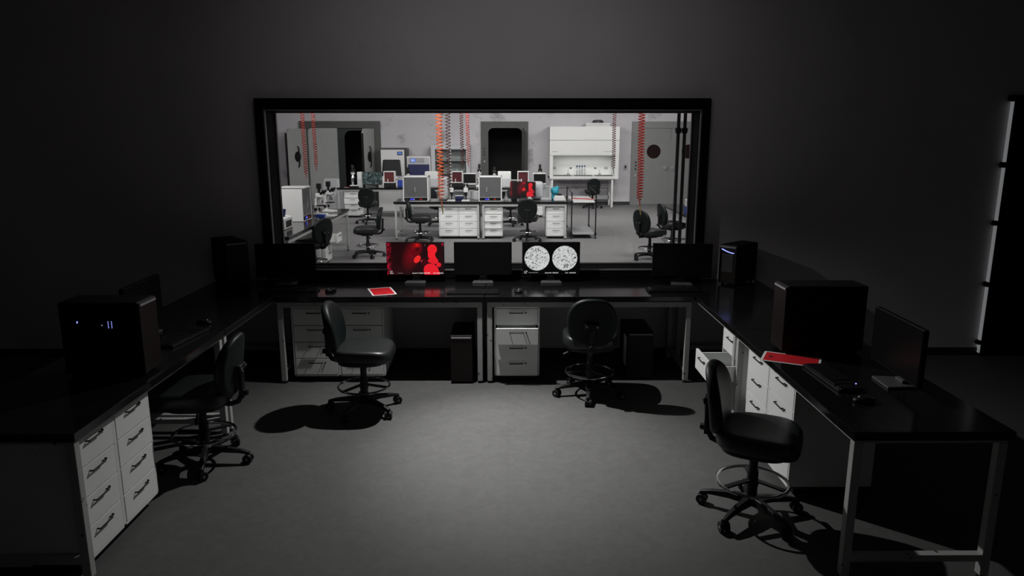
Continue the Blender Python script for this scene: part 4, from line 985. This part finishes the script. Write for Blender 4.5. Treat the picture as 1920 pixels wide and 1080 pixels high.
for x in (-0.95, 0.80):
    for y in (0.05, 0.62): MB().box(x, x + 0.06, y, y + 0.06, 0, 0.82).build('leg', 'cream', t, 0.004)
MB().box(-0.9, 0.82, 0.62, 0.66, 0.18, 0.30).box(-0.9, 0.82, 0.60, 0.62, 0.55, 0.575).build('rear_panel', 'grey', t)
MB().box(-0.90, 0.82, 0.06, 0.66, 0.79, 0.82).build('under_frame', 'lgrey', t)
light('hood_fill', 'AREA', (2.19, 21.40, 1.47), (2.19, 21.55, 0.9), 3.5, (1.5, 0.12), (1, 1, 0.97))  # added fill to brighten the hood interior, no lamp seen there
# bottles with blue caps inside the hood
GF = 'blue-capped bottles inside the fume hood'
for i in range(4):
    o = thing('capped_bottle', ('leftmost', 'second from left', 'third from left', 'rightmost')[i] + ' of the four blue-capped bottles inside the fume hood', 'bottle', (2.02 + i * 0.075, 21.5, 0.908), 0, GF)
    MB().lathe([(0.022, 0), (0.024, 0.02), (0.024, 0.20), (0.012, 0.24)], seg=12).build('glass_body', 'clear', o, smooth=True)
    MB().cyl((0, 0, 0.24), (0, 0, 0.29), 0.026, 0.018, 10).build('cap', 'navy', o)
make_flask('conical flask at the left inside the fume hood', (1.76, 21.45, 0.908), 1.1)
make_flask('conical flask at the right inside the fume hood', (2.68, 21.45, 0.908), 1.0)
t = thing('vent_filter', 'ribbed white filter box with a dark fan on top of the fume hood', 'filter box', (2.60, 21.3, 2.31))
MB().box(-0.36, 0.34, 0, 0.4, 0, 0.10).build('filter_box', 'cream', t, 0.004)
m = MB()
for i in range(14): m.bar((-0.34 + i * 0.05, -0.004, 0.015), (-0.31 + i * 0.05, -0.004, 0.085), 0.01, 0.016)
m.build('rib', 'grey', t)
MB().lathe([(0.16, 0), (0.16, 0.06), (0.10, 0.09)], (0.0, 0.2, 0.10)).build('fan', 'darkgrey', t, smooth=True)

# wire cart
t = thing('utility_cart', 'two-tier cart with black posts and white trays beside the middle bench', 'cart', (1.53, 14.65, 0))
for z, n in ((0.735, 'top_tray'), (0.085, 'bottom_tray')):
    MB().box(-0.23, 0.23, 0, 1.25, z, z + 0.028).build(n, 'cream' if z > 0.5 else 'grey', t, 0.004)
for x in (-0.245, 0.245):
    for y in (0.0, 1.25):
        p = MB().cyl((x, y, 0.05), (x, y, 0.94 if y < 0.5 else 0.98), 0.013, seg=10).box(x - 0.022, x + 0.022, y - 0.02, y + 0.02, 0.075, 0.125).box(x - 0.022, x + 0.022, y - 0.02, y + 0.02, 0.72, 0.77).build('post', 'black', t)
        MB().cyl((x - 0.012, y, 0.028), (x + 0.012, y, 0.028), 0.028, seg=14).build('caster', 'black', p)
MB().tube([(-0.245, 0, 0.93), (-0.245, 1.25, 0.97)], 0.008, 6).tube([(0.245, 0, 0.93), (0.245, 1.25, 0.97)], 0.008, 6).tube([(-0.245, 1.25, 0.97), (0.245, 1.25, 0.97)], 0.008, 6).build('push_rail', 'black', t)
make_sheet('red printed sheet lying on the top tray of the cart', (1.55, 15.22, 0.7635), R(60), 'red printed sheets', 0.24, 0.55)

# instruments on the right laboratory bench
t = thing('pipette_stand', 'white and blue pipette box on the right bench, seen past the pipes', 'box', (3.10, 12.35, Z0))
MB().box(-0.07, 0.07, -0.08, 0.08, 0.12, 0.24).build('white_box', 'cream', t, 0.006); MB().box(-0.07, 0.07, -0.08, 0.08, 0, 0.12).build('blue_box', 'bluep', t, 0.006)
